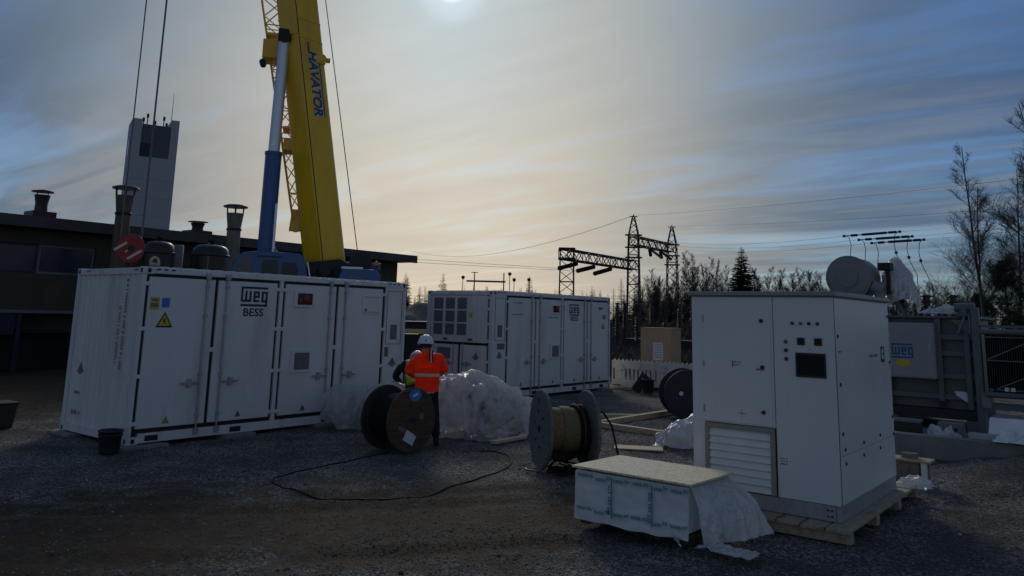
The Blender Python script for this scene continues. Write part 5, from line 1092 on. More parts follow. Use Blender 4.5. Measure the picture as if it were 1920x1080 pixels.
# ropes: two falls to the hook block, one winch rope up the boom
hk_l = Vector((-4.33, -2.10, 0))
def wl(p):                                                 # world to crane frame
    return Matrix.Rotation(RAD(38.48), 3, 'Z') @ (Vector(p)-Vector((13.69, 17.22, 0)))
HK = Vector((9.15, 18.34, 0)); hr = Vector((math.cos(RAD(-26.5)), math.sin(RAD(-26.5)), 0))
for dx_, dy_ in ((-.40, 0), (.055, 0), (.095, .12)):
    p = HK+hr*dx_+Vector((0, dy_, 0)); q = wl(p); MB().tube([(q.x, q.y, 3.80), (q.x, q.y, 30.6)], 0.017, 6).build('hoist_rope', MT['rope'], cr_)
MB().tube([(.90, -.1, 3.70), bp(11, .78, -.05), bp(29.9, .6, .3)], 0.013, 6).build('winch_rope', MT['rope'], cr_)
hb = thing('hook_block', 'red crane hook block with white diagonal stripes hanging above the nearer container', 'hook block', (HK.x, HK.y, 0), RAD(-26.5)); hb.location = HK+hr*(-.155)
blk = [(0.31*math.cos(a)*.95, 3.56+0.345*math.sin(a)) for a in np.linspace(0, 6.283, 25)[:-1]]
for y0, y1 in ((-.16, -.12), (.10, .14)):
    s_ = MB().prism(blk, 'y', y0, y1).build('side_plate', MT['red'], hb, 0.01)
    if y0 < 0:
        for k, o_ in enumerate((-.20, -.02, .16)):
            a = Vector((-.05+o_*.85, y0-.003, 3.42-o_*.5+.08)); h = (.17, .07, .19)[k]
            MB().bar(a-Vector((h*.75, 0, h*.55)), a+Vector((h*.75, 0, h*.55)), 0.055 if k != 1 else .04, 0.004, (0, -1, 0)).build('stripe', MT['reflect'], s_)
        MB().cyl((0, y0-.03, 3.56), (0, y0, 3.56), 0.075, n=16).build('axle_cap', MT['dark'], s_)
for y in (-.07, .0, .06): MB().cyl((0, y-.02, 3.56), (0, y+.02, 3.56), 0.27, n=24).build('sheave', MT['dark'], hb)
MB().tube([(0, 0, 3.22), (0, 0, 3.02), (.10, 0, 2.92), (.12, 0, 2.80), (.03, 0, 2.70), (-.08, 0, 2.74), (-.12, 0, 2.84)], [.05, .05, .055, .06, .055, .04, .02], 8).build('hook', MT['dark'], hb)

# ------------------------------------------------------------------ white barrier fence, plywood crate, bucket
def barrier(y1, lab, width=1.50):
    t = thing('barrier_panel', lab, 'barrier', (23.3, y1, 0), 0, 'white barrier panels')
    # local y runs from 0 to -width (to the right seen from the camera)
    H = 0.90; n = 10; pts = []
    for k in range(n):
        a = -width*k/n; b_ = -width*(k+1)/n; m_ = (a+b_)/2
        pts += [(a, H-.035), (a-width/n*.25, H-.035), (m_-.03, H+.02), (m_-.055, H+.02)]
    pts.append((-width, H-.035))
    # top band with the toothed edge, bottom band, uprights between open slots
    MB().prism(pts+[(-width, .62), (0, .62)], 'x', -.02, .02).build('toothed_top', MT['barrier'], t)
    MB().prism([(0, .10), (-width, .10), (-width, .26), (0, .26)], 'x', -.02, .02).build('bottom_band', MT['barrier'], t)
    ns = 10; p = width/ns
    for k in range(ns+1):
        yc = -k*p; h = p*.24
        a, b_ = min(0, yc+h), max(-width, yc-h); MB().box(-.018, .018, b_, a, .2605, .6195).build('upright', MT['barrier'], t)
    MB().box(-.012, .012, -width*.33, -width*.12, .2605, .6195).build('infill', MT['barrier'], t)
    MB().box(-.0135, -.0125, -width*.29, -width*.16, .545, .575).build('hand_slot', MT['rubber'], t)
    for y in (-.15, -width+.15): MB().box(-.22, .22, y-.05, y+.05, 0.0, .10).build('foot', MT['rubber'], t, 0.01)
barrier(13.96, 'white plastic barrier panel next to the farther container corner')
barrier(12.42, 'white plastic barrier panel in front of the plywood crate and black bucket')
barrier(10.88, 'white plastic barrier panel mostly hidden behind the big black drum')
cb = thing('plywood_crate', 'upright plywood crate with a paper notice standing behind the white barriers', 'crate', (26.0, 13.16, 0))
MB().box(0, .02, .0, 1.22, 0.02, 1.92).build('front_panel', MT['ply'], cb, 0.003); MB().box(.021, .75, .0, .02, .02, 1.91).build('side_panel', MT['ply'], cb, 0.003); MB().box(.021, .75, 1.2, 1.22, .02, 1.91).build('side_panel', MT['ply'], cb, 0.003)
MB().box(-.02, .77, -.02, 1.24, 1.922, 1.945).build('lid', MT['ply'], cb, 0.003); MB().box(.75, .77, .0, 1.22, .02, 1.91).build('back_panel', MT['ply'], cb)
pn_ = MB().box(-.003, -.0005, .32, .72, .80, 1.43).build('paper_notice', MT['paper'], cb)
for k in range(6): dashes('notice_print', .3, .03, pn_, (-.0034, .52, 1.35-k*.09), EX, seed=40+k, mt='ledge')
MB().box(.001, .0195, .0015, .0025, .2, .4).build('cleat', MT['wood'], cb)
bk = thing('bucket', 'black bucket standing in front of the white barriers', 'bucket', (22.35, 12.10, 0))
MB().lathe([(.15, 0), (.19, .38), (.205, .39), (.205, .42), (.18, .42), (.145, .05), (.01, .045)], 22).build('pail', MT['black'], bk); MB().tube([(0, .2*math.cos(a), .40+.22*math.sin(a)) for a in np.linspace(0, 3.14, 14)], .006, 5).build('bail', MT['steel'], bk)
lp = MB().bar((22.5, 12.65, 0), (22.55, 12.28, .52), .30, .02, (1, 0, 0)).build('leaning_panel', MT['black'], None); tag(lp, 'dark panel leaning beside the black bucket at the barriers', 'panel')
beam('timber_beam', 'pale timber lying at the foot of the white barriers', (23.0, 13.9), (22.85, 12.6), .14, .08)
# dark tub at the nearer container and dark bin at the picture's edge
tb_ = thing('black_tub', 'black tub standing before the corrugated end of the nearer container', 'tub', (6.22, 12.72, 0)); MB().lathe([(.145, 0), (.172, .31), (.188, .318), (.188, .34), (.167, .34), (.14, .04), (.01, .035)], 26).build('pail', MT['black'], tb_); MB().lathe([(.17, .26), (.177, .26), (.177, .28), (.17, .28)], 26).build('rib', MT['black'], tb_)
bn = thing('dark_bin', 'dark open bin standing on the dirt at the far left edge', 'bin', (5.95, 16.62, 0))
MB().prism([(-.32, 0), (.24, 0), (.30, .42), (-.38, .42)], 'y', -.25, .25).build('tub', MT['dark'], bn, .01); MB().box(-.40, .32, -.27, .27, .421, .45).build('rim', MT['dark'], bn, .01)

# ------------------------------------------------------------------ things in the gap between the containers
hp = thing('spoil_heap', 'pale grey spoil heap far off between the two containers', 'spoil heap', (44.5, 43.5, 0))
def hpf(u, v):
    x, y = (u-.5)*11, (v-.5)*11; r = math.sqrt(x*x+y*y)/5.5; z = max(0, 1-r)**.8*3.0*(1+.45*nz(x*.4, y*.4, 3))+.25*nz(x, y, 8)*max(0, 1-r)
    return (x, y, z-.02)
sheet(hpf, 36, 36, 'mound', MT['soil_heap'], hp, 0)
sk = thing('skip_container', 'dark blue skip between the two containers', 'skip', (28.4, 28.1, 0), RAD(-45))
MB().prism([(-2.0, .1), (2.0, .1), (2.5, 1.75), (-2.5, 1.75)], 'y', -.8, .8).build('tub', MT['skip'], sk, .02); MB().box(-2.6, 2.6, -.88, .88, 1.751, 1.86).build('rim', MT['skip'], sk, .02)
for x in (-1.5, -.5, .5, 1.5): MB().box(x-.06, x+.06, -.90, -.8, .2, 1.75).build('rib', MT['skip'], sk)
rk = thing('timber_rack', 'timber rack with one pale plank between the two containers', 'rack', (21.35, 21.05, 0), RAD(-44))
pk2 = MB().box(-1.0, 1.0, -.06, .06, 1.50, 1.66).build('plank', MT['wood'], rk, .004)
for x in (-.8, .75): MB().box(x-.06, x+.06, .061, .16, 0, 1.66).build('leg', MT['dark'], rk); MB().box(x-.06, x+.06, .2, .8, .7, .8).build('brace', MT['dark'], rk)
MB().prism([(-.9, 0), (.1, 0), (-.02, 1.48), (-.8, 1.48)], 'y', .2, .9).build('black_cover', MT['rubber'], rk, .02); MB().prism([(.15, 0), (1.0, 0), (1.0, 1.4), (.05, 1.4)], 'y', .25, .9).build('grey_cover', MT['ledge'], rk, .02)

# ------------------------------------------------------------------ transformer on its plinth
pw = struct(MB().box(15.6, 15.85, -3.0, 6.0, -.1, .375).box(15.85, 21.5, 5.75, 6.0, -.1, .374).build('plinth_wall', MT['concrete'], None, .012))
pw['kind'] = 'structure'
struct(MB().box(15.852, 21.5, -3.0, 5.748, -.1, .22).build('plinth_floor', MT['concrete'], None))
tr_ = thing('power_transformer', 'grey power transformer with radiator bank, conservator tank and WEG terminal box', 'transformer', (18.0, 0, 0))
TG = MT['trafo']
MB().box(.30, 2.3, 2.62, 6.0, .62, 2.40).build('tank', TG, tr_, .015); lidp = MB().box(.18, 2.42, 2.50, 6.12, 2.402, 2.45).build('tank_lid', TG, tr_, .006)
for z in (.86, 1.27, 1.71, 2.03): MB().box(.16, .30, 2.66, 5.95, z-.05, z+.05).build('tank_rib', TG, tr_, .006)
for y in (2.74, 3.24, 4.2, 5.2): MB().box(.12, .298, y-.05, y+.05, .64, 2.39).build('tank_stiffener', TG, tr_, .006)
for y in np.arange(2.6, 6.1, .22): MB().cyl((.21, y, 2.451), (.21, y, 2.485), .022, n=6).build('lid_bolt', MT['galv'], lidp)
MB().box(.1, 2.4, 2.62, 6.0, .44, .618).build('base_frame', MT['dark'], tr_); 
for y in (2.7, 4.2, 5.7): MB().box(.0, 2.5, y-.12, y+.12, .22, .438).build('skid', TG, tr_)
jb = MB().box(-.05, .118, 3.28, 4.14, 1.20, 2.30).build('terminal_box', MT['trafo_lt'], tr_, .012)
MB().box(-.062, -.0505, 3.31, 4.11, 1.23, 2.27).build('box_door', MT['trafo_lt'], jb, .004); 
logo('logo', .40, MT['blueprint'], jb, (-.0625, 3.88, 1.73), EX, hgt=.29)
q = MB().prism([(3.88+.14*math.cos(a), 1.49+.075*math.sin(a)) for a in np.linspace(0, 6.1, 10)], 'x', -.0655, -.0622).build('yellow_sticker', MT['yellow_st'], jb); MB().box(-.07, -.063, 3.36, 3.40, 1.75, 1.9).build('latch', MT['galv'], jb)
for z in (1.45, 2.05): MB().box(-.07, -.063, 4.085, 4.11, z-.06, z+.06).build('hinge', MT['galv'], jb)
MB().box(-.02, .16, 2.48, 2.62, .22, 2.62).build('corner_post', TG, tr_, .01)
MB().prism([(2.62, 2.05), (3.0, 2.38), (2.62, 2.38)], 'x', .05, .16).build('gusset', TG, tr_)
# radiator bank on the right
rad = bpy.data.objects.new('radiator', None); COL.objects.link(rad); rad.parent = tr_
for z in (2.16, .98): MB().cyl((-.12, 2.44, z), (-.12, .2, z), .055, n=12).build('header_pipe', TG, rad)
for k in range(56): y = 2.39-k*.039; MB().box(-.09, .52, y-.006, y+.006, 1.02, 2.11).build('fin', MT['dsteel'], rad)
MB().box(.521, .54, .2, 2.4, .98, 2.14).build('dark_backing', MT['rubber'], rad)  # added dark board behind the fins, so the gaps read black
for (a, b_) in (((2.40, 1.62), (1.75, 1.95)), ((2.40, 1.62), (.4, 1.62)), ((2.40, 1.02), (1.7, 1.36)), ((1.75, 1.95), (1.1, 1.62)), ((1.7, 1.36), (1.0, 1.02)), ((2.40, 2.06), (.4, 2.06)), ((2.4, 1.08), (.4, 1.08))): MB().bar((-.115, a[0], a[1]), (-.115, b_[0], b_[1]), .022, .010, (1, 0, 0)).build('brace', TG, rad)
MB().box(-.05, .5, .2, 2.45, 2.24, 2.29).build('top_rail', TG, rad)
MB().box(-.14, -.115, 1.95, 2.02, 1.06, 1.13).build('tag', MT['paper'], rad); MB().box(-.14, -.115, 2.05, 2.12, 1.06, 1.13).build('tag', MT['paper'], rad)
MB().box(-.10, .1, 2.36, 2.52, .72, 1.0).build('valve_block', MT['conserv'], tr_, .01); MB().box(-.05, .4, .2, 2.5, .70, .80).build('radiator_base', TG, rad)
MB().prism([(3.02, .98), (2.82, .98), (2.74, .86), (2.80, .78), (2.98, .9)], 'x', .14, .158).build('paper_tag', MT['paper'], tr_)
MB().box(.06, .115, 3.18, 3.30, .66, .78).build('earth_clamp', MT['dark'], tr_)
# conservator: a horizontal drum above the lid with its end cover towards the camera
cs = MB(); mtx = Matrix.Translation((-.05, 4.87, 3.23)) @ Matrix.Rotation(RAD(90), 4, 'Y') @ Matrix.Rotation(RAD(0), 4, 'Z')
cs.lathe([(.10, -.035), (.38, -.02), (.455, 0), (.455, .85), (.38, .90), (.1, .91)], 40, mtx); co_ = cs.build('conservator', MT['conserv'], tr_)
for r0, r1, z0, mt in ((.21, .20, -.062, 'conserv'), (.47, .46, -.004, 'conserv')):
    MB().lathe([(r0, z0), (r0, z0+.035), (r1, z0+.036)], 40, mtx).build('end_flange', MT[mt], co_)
for k in range(16): a = k*math.pi/8; MB().cyl((-.075, 4.87+.28*math.cos(a), 3.23+.28*math.sin(a)), (-.05, 4.87+.28*math.cos(a), 3.23+.28*math.sin(a)), .012, n=6).build('flange_bolt', MT['galv'], co_)
for x in (.15, .6): MB().box(x, x+.1, 4.45, 5.0, 2.45, 2.80).build('saddle', TG, tr_)
MB().cyl((.6, 4.2, 3.0), (.6, 3.95, 2.45), .06, n=10).build('oil_pipe', TG, tr_)
MB().cyl((.1, 4.30, 2.45), (.1, 4.30, 2.95), .10, n=14).cyl((.1, 4.22, 2.95), (.1, 4.42, 3.05), .13, n=12).build('breather', MT['conserv'], tr_)
MB().box(.3, .6, 4.10, 4.36, 3.40, 3.56).build('relay_box', MT['dark'], tr_, .01); MB().box(.4, .5, 4.15, 4.22, 2.9, 3.40).build('relay_post', MT['dark'], tr_)
for k, y in enumerate((4.05, 3.55, 3.05)):
    bsh = MB(); bsh.cyl((.9, y, 2.45), (.9, y, 3.62 if k == 0 else 2.9), .07, n=12)
    for j in range(8 if k == 0 else 3): bsh.lathe([(.075, 0), (.14, .02), (.075, .045)], 14, Matrix.Translation((.9, y, 2.62+j*.11)))
    bsh.build('bushing', MT['insul'], tr_)
MB().tube([(.35, 3.5, 2.50), (.3, 3.2, 2.56), (.3, 2.9, 2.52), (.3, 2.66, 2.56)], .035, 6).build('cover_roll', MT['paper'], tr_)
MB().cyl((.1, 2.75, 2.45), (.1, 2.75, 2.62), .10, n=12).cyl((.1, 2.55, 2.62), (.1, 2.9, 2.62), .09, n=12).build('valve', TG, tr_); MB().tube([(.05, 2.72, 2.5), (.0, 2.78, 2.3), (.02, 2.86, 2.12)], .02, 5).tube([(.05, 2.66, 2.5), (.0, 2.64, 2.3), (.02, 2.66, 2.12)], .02, 5).build('hanging_strap', MT['conserv'], tr_)
o = drape('plastic_wrapping', MT['tarp'], (18.75, 4.02), (1.8, 1.5), (36, 32), [(18.9, 4.12, 3.60, .10), (18.85, 4.12, 3.35, .18), (18.8, 4.05, 3.0, .28), (18.65, 3.95, 2.70, .28), (18.45, 3.85, 2.55, .18)], 3.90, 26, .4, 0.1, 21, .4, .10, False, .05)
tag(o, 'torn white plastic wrapping hanging over the transformer bushings', 'plastic wrapping')
o = crumple('wrapping_tail', .42, 9, MT['tarp'], .16, elong=.35); o.location = (18.28, 3.15, 2.49); tag(o, 'twisted tail of white plastic trailing along the transformer lid', 'plastic wrapping')
# litter along the plinth wall
bb = thing('black_crate', 'black plastic crate with a pale lid on the plinth before the transformer', 'crate', (16.05, 3.28, .22)); MB().box(0, .35, 0, .52, 0, .30).build('tub', MT['black'], bb, .012); MB().box(-.012, .362, -.012, .532, .301, .345).build('lid', MT['ledge'], bb, .006); dashes('crate_print', .2, .03, bb, (-.0011, .24, .10), EX, mt='ledge', seed=2)
o = crumple('plastic_bag', .20, 15, MT['tarp'], .30); o.location = (16.2, 3.02, .22); tag(o, 'small white plastic bag beside the black crate on the plinth', 'plastic bag')
o = crumple('plastic_bag', .13, 17, MT['tarp'], .22); o.location = (16.5, 2.80, .24); tag(o, 'little crumpled plastic scrap right of the white bag on the plinth', 'plastic scrap')
bl = MB().box(0, .3, 0, .42, 0, .26).build('concrete_block', MT['concrete'], None, .01, (16.95, 2.72, .22)); tag(bl, 'grey concrete block with a dark hole on the plinth under the transformer', 'block')
MB().cyl((-.004, .12, .15), (.02, .12, .15), .03, n=12).build('hole', MT['rubber'], bl)
def pan(u, v): return (0.05+.5*v+.03*nz(u*3, v*3, 3), -.75*u, .03+.42*(v if v < .5 else .5+(v-.5)*1.1)+.02*nz(u*5, v*5, 6))
o = sheet(pan, 16, 12, 'foil_sheet', MT['wrap'], None); o.location = (15.95, 2.22, .22); tag(o, 'pale foil sheet propped up at the right end of the plinth', 'foil sheet')
o = MB().box(0, .5, -.7, 0, 0, .03).build('tilted_panel', MT['ledge'], None, .004, (16.5, 2.10, .50)); o.rotation_euler = (RAD(4), RAD(-24), RAD(12)); tag(o, 'grey panel lying tilted at the right edge behind the foil sheet', 'panel')
o = MB().box(0, .25, -.72, 0, 0, .09).build('grey_profile', MT['galv'], None, .006, (15.72, 2.45, .378)); o.rotation_euler = (0, 0, RAD(5)); tag(o, 'flat grey metal profile lying on top of the plinth wall', 'metal profile')
o = crumple('foil_scrap', .3, 23, MT['wrap'], .16); o.location = (15.75, 1.78, .40); tag(o, 'crumpled pale foil on the plinth wall at the right edge', 'foil scrap')
# low trestle between the cabinet and the plinth wall
ts = thing('timber_trestle', 'low trestle with a plank top and pale leg behind the cabinet', 'trestle', (12.85, 2.50, 0))
MB().box(0, .34, 0, .62, .318, .348).build('top_plank', MT['wood_y'], ts, .003); MB().box(.02, .10, .06, .13, 0, .317).build('leg', MT['paper'], ts, .003); MB().box(.24, .31, .06, .13, 0, .317).build('leg', MT['wood_y'], ts, .003); MB().box(.04, .30, .16, .58, .0, .316).build('timber_block', MT['drum_grey'], ts, .004)
o = MB().box(0, .14, 0, .20, 0, .07).build('wood_block', MT['drum_grey'], None, .004, (12.95, 2.70, .349)); tag(o, 'small grey wood block on top of the low trestle', 'block')

# ------------------------------------------------------------------ switchyard beyond
DS = MT['dsteel']
ga = thing('steel_gantry', 'nearer dark lattice gantry with a sloping beam and hanging insulators', 'gantry', (0, 0, 0))
pA, pB, pC = Vector((49.63, 33.72, 0)), Vector((61.84, 34.88, 0)), Vector((71.46, 35.97, 0))
vAB = (pB-pA).normalized(); sAB = Vector((-vAB.y, vAB.x, 0))
def latt(p0, p1, w0, w1, n, name, parent, ax, ay, rc=.055, rb_=.032):
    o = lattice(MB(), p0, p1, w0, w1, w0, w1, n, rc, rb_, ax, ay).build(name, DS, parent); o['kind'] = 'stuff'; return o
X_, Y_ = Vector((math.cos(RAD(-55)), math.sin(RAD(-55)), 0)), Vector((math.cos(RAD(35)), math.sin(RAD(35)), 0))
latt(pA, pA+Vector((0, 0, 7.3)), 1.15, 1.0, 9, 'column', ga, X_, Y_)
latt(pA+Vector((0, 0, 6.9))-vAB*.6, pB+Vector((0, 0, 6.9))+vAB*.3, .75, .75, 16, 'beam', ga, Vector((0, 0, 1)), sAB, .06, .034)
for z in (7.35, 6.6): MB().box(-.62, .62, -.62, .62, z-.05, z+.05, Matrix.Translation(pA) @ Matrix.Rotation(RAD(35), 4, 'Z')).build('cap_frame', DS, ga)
def string(a, b_, parent, r=.17, n=12):
    a, b_ = Vector(a), Vector(b_); mb = MB(); mb.cyl(a, b_, .05, n=6); d = (b_-a)/n
    for k in range(n): mb.cyl(a+d*(k+.2), a+d*(k+.55), r, r*.6, n=10)
    return mb.build('insulator_string', MT['insul'], parent)
string((47.65, 33.07, 5.74), (50.08, 33.05, 6.25), ga); string((48.41, 31.94, 5.58), (51.62, 32.5, 6.1), ga); string((49.08, 30.9, 5.41), (53.14, 31.94, 6.02), ga)
for (a, b_) in (((50.08, 33.05, 6.25), (51.0, 33.85, 6.55)), ((51.62, 32.5, 6.1), (54.5, 34.15, 6.55)), ((53.14, 31.94, 6.02), (58, 34.5, 6.55))): MB().tube([a, b_], .03, 4).build('link', DS, ga)
gb = thing('steel_gantry', 'taller dark lattice gantry of two spired masts joined by a beam', 'gantry', (0, 0, 0))
for p_, hh, hb_ in ((pB, 11.2, 9.6), (pC, 11.3, 9.6)):
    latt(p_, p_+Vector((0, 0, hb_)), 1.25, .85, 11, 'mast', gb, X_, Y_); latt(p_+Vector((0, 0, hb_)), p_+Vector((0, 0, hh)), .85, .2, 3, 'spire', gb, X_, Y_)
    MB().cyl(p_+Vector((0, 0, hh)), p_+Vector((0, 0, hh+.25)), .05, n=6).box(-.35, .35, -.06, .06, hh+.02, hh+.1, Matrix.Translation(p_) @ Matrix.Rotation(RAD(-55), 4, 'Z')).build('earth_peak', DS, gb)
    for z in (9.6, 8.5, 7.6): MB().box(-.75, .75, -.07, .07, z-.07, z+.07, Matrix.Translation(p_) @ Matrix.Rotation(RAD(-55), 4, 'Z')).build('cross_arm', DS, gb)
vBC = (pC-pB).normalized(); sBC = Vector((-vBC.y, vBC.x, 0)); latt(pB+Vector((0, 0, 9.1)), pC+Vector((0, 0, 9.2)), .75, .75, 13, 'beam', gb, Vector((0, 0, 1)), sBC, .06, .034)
for s in (.38, .66):
    c = pB.lerp(pC, s)+Vector((0, 0, 8.7)); string(c+Vector((-1.4, -.9, -.75)), c+Vector((-.1, -.1, -.1)), gb, .16, 8); string(c+Vector((1.2, -.6, -.75)), c+Vector((.2, -.1, -.1)), gb, .16, 8)
# far small gantry
gf = thing('steel_gantry', 'tiny distant gantry with lamp poles on the skyline between the containers', 'gantry', (0, 0, 0))
f0, f1 = Vector((105.93, 91.54, 0)), Vector((109.24, 87.57, 0))
for p_ in (f0, f1): MB().cyl(p_, p_+Vector((0, 0, 9.7)), .16, .1, n=6).build('post', DS, gf)
dF = (f1-f0).normalized(); MB().bar(f0-dF*1.4+Vector((0, 0, 8.1)), f1+dF*.3+Vector((0, 0, 8.1)), .22, .3).build('beam', DS, gf); MB().bar(f0-dF*.6+Vector((0, 0, 9.6)), f0+dF*.6+Vector((0, 0, 9.6)), .12).build('cross_arm', DS, gf)
for k, (px, z) in enumerate(((-2.0, 8.6), (6.2, 9.4), (7.0, 8.4), (9.6, 8.5))):
    b_ = f0+dF*px; lm = thing('lamp_pole', ('distant lamp pole left of the tiny gantry', 'tallest distant lamp pole right of the tiny gantry', 'shorter distant lamp pole right of the tiny gantry', 'rightmost distant lamp pole on the skyline')[k], 'lamp pole', b_, 0, 'distant lamp poles'); MB().cyl((.3 if k else -.3, .3, 0), (0, 0, z), .09, .06, n=6).build('pole', DS, lm); MB().lathe([(.1, z-.25), (.32, z), (.3, z+.3), (.1, z+.4)], 10).build('lamp_head', DS, lm)
# post insulators on stands behind the barriers
for k, (x, y, z, h) in enumerate(((41.3, 24.4, 1.2, 1.9), (41.5, 24.0, 1.6, 1.5), (42.3, 22.66, 1.9, 1.1), (43.0, 21.2, 1.7, 1.25), (42.7, 22.0, .8, 1.3), (44.5, 20.6, 1.2, 1.6), (41.9, 23.4, .9, 1.5))):
    lab = ('first post insulator on a steel stand right of the farther container', 'second post insulator right of the farther container', 'post insulator rising just above the plywood crate', 'tall post insulator between the plywood crate and the cabinet', 'low post insulator directly behind the plywood crate', 'post insulator nearest to the white cabinet edge', 'post insulator left of the plywood crate')[k]
    t = thing('post_insulator', lab, 'insulator', (x, y, 0), 0, 'post insulators'); MB().box(-.07, .07, -.07, .07, 0, z).build('stand', MT['dsteel'], t); mb = MB(); mb.cyl((0, 0, z), (0, 0, z+h), .08, n=8)
    for j in range(int(h/.09)): mb.lathe([(.08, 0), (.17, .02), (.08, .05)], 10, Matrix.Translation((0, 0, z+.03+j*.09)))
    mb.build('shed_stack', MT['insul'], t); MB().box(-.2, .2, -.04, .04, z+h, z+h+.06).build('terminal', MT['dsteel'], t)
eq = thing('switchgear_cubicle', 'low dark switchgear cubicle among the dark equipment behind the barriers', 'cubicle', (44.0, 22.6, 0)); MB().box(-.5, .5, -3.2, 2.6, 0, 1.05).build('housing', MT['dark'], eq, .02)
for y in (-2.4, -1.2, 0, 1.2, 2.2): MB().box(-.52, -.501, y-.5, y+.5, .12, .98).build('door', MT['dsteel'], eq)
# overhead lines
def wire(pts, lab, r=.018, sag=.0, n=14, ext=1.0):
    a, b_ = Vector(pts[0]), Vector(pts[-1]); b_ = a+(b_-a)*ext; P = [a.lerp(b_, i/n)-Vector((0, 0, sag*4*(i/n)*(1-i/n))) for i in range(n+1)]
    tag(MB().tube(P, r, 4).build('overhead_wire', DS, None), lab, 'wire', 'overhead wires')
wire([(61.84, 34.87, 11.35), (39.86, 3.33, 9.51), (36, -3, 9.3)][:2], 'upper earth wire from the spired mast to the bare birch', .008, .9, 14, 2.2)
wire([(71.46, 35.97, 11.45), (39.85, 3.42, 8.25)], 'lower earth wire from the second spired mast to the bare birch', .008, .9, 14, 2.2)
wire([(61.84, 34.87, 11.35), (105.16, 106.96, 13.86)], 'earth wire running left from the spired mast over the skyline', .02, 2.2)
LN = [((48.2, 13.28, 7.31), (48.93, 10.27, 7.52), (49.8, 4.41, 7.89), (62, 34.6, 9.3)), ((48.41, 12.52, 7.08), (49.06, 9.67, 7.24), (49.8, 4.43, 7.60), (65, 35.2, 9.2)), ((48.57, 11.87, 6.88), (49.16, 9.10, 7.04), (49.8, 4.45, 7.40), (68, 35.6, 9.1))]
nm = ('upper', 'middle', 'lower')
for k, (a, b_, c, d) in enumerate(LN):
    t = thing('line_insulator', 'long %s tension insulator on the lines above the transformer' % nm[k], 'insulator', (0, 0, 0), 0, 'line insulators')
    a, b_ = Vector(a), Vector(b_); v = b_-a
    for s0, s1 in ((.0, .05), (.14, .26), (.33, .76), (.78, .92), (.95, 1.0)): MB().cyl(a+v*s0, a+v*s1, .075, n=8).build('rod_section', MT['insul'], t)
    MB().cyl(a, b_, .03, n=6).build('core', DS, t)
    wire([a, d], nm[k]+' line wire running left from the line insulators', .008, .5); wire([b_, c], nm[k]+' line wire running right into the bare birch', .008, .05, 14, 9)
    z = Vector((0, 0, 1)); e = v.normalized()
    MB().tube([a+v*.05, a+v*.11-z*.1, a+v*.14-z*.55, a+v*.12-z*1.1, a+v*.14-z*1.9], .02, 5).build('dropper', DS, t); MB().tube([b_-v*.05, b_-v*.11-z*.15, b_-v*.13-z*.7, b_-v*.10-z*1.3, b_+v*.02-z*2.2, b_+v*.02-z*3.2], .02, 5).build('dropper', DS, t); MB().cyl(b_-v*.11-z*1.1, b_-v*.10-z*1.25, .08, n=8).build('clamp', DS, t)
wire([(47.65, 33.07, 5.74), (20.0, 52.0, 7.6)][:2], 'phase wire running left from the first hanging insulator', .014, .9, 14, 2.5)
wire([(48.41, 31.94, 5.58), (19.5, 50.0, 7.0)], 'phase wire running left from the second hanging insulator', .014, .9, 14, 2.5)

# ------------------------------------------------------------------ trees
def birch_mesh(seed, H, spread, twigs=1.0, lean=0.0, tk=1.0):
    r_ = random.Random(seed); tr_m, br_m = MB(), MB()
    def limb(mb, p, d, ln, r0, r1, n, wob, sides, grav):
        pts = [p.copy()]; rr = [r0]; d = d.copy()
        for i in range(n):
            d = (d+Vector((r_.uniform(-wob, wob), r_.uniform(-wob, wob), r_.uniform(-wob, wob)+grav))).normalized(); p = p+d*(ln/n); pts.append(p.copy()); rr.append(r0+(r1-r0)*(i+1)/n)
        mb.tube(pts, rr, sides); return pts, rr
    tp, rr = limb(tr_m, Vector((0, 0, -.1)), Vector((lean, 0, 1)), H, .009*H, .0012*H, 14, .05, 6, .02)
    nb = int(H*3.0)
    for k in range(nb):
        s = .18+.80*(k/nb)**.9; i = min(13, int(s*14)); f = s*14-i; p = tp[i].lerp(tp[i+1], f); a = r_.uniform(0, 6.283); up_ = .75+.5*s
        d = Vector((math.cos(a), math.sin(a), up_)).normalized(); ln = H*spread*(1.05-s)*r_.uniform(.7, 1.25)+.25; r0 = max(.007, rr[i]*.30)
        bp_, br = limb(br_m, p, d, ln, r0*(1+.4*(tk-1)), .005*tk, 6, .16, 4, .05)
        for j in range(int((4+ln*5)*twigs)):
            q = r_.uniform(.2, 1); ii = min(5, int(q*6)); pp = bp_[ii].lerp(bp_[ii+1], q*6-ii); a = r_.uniform(0, 6.283)
            dd = (Vector((math.cos(a), math.sin(a), r_.uniform(.1, 1.0)))*.8+d*.7).normalized(); l2 = ln*r_.uniform(.18, .42)
            tw, _r = limb(br_m, pp, dd, l2, .0065*tk, .003*tk, 4, .22, 3, -.02)
            for m_ in range(3):
                a = r_.uniform(0, 6.283); e = r_.randint(1, 4); limb(br_m, tw[e], (Vector((math.cos(a), math.sin(a), r_.uniform(-.3, .6)))+dd).normalized(), l2*.55, .004*tk, .002*tk, 2, .2, 3, -.04)
    return tr_m.mesh('trunk'), br_m.mesh('twigs')
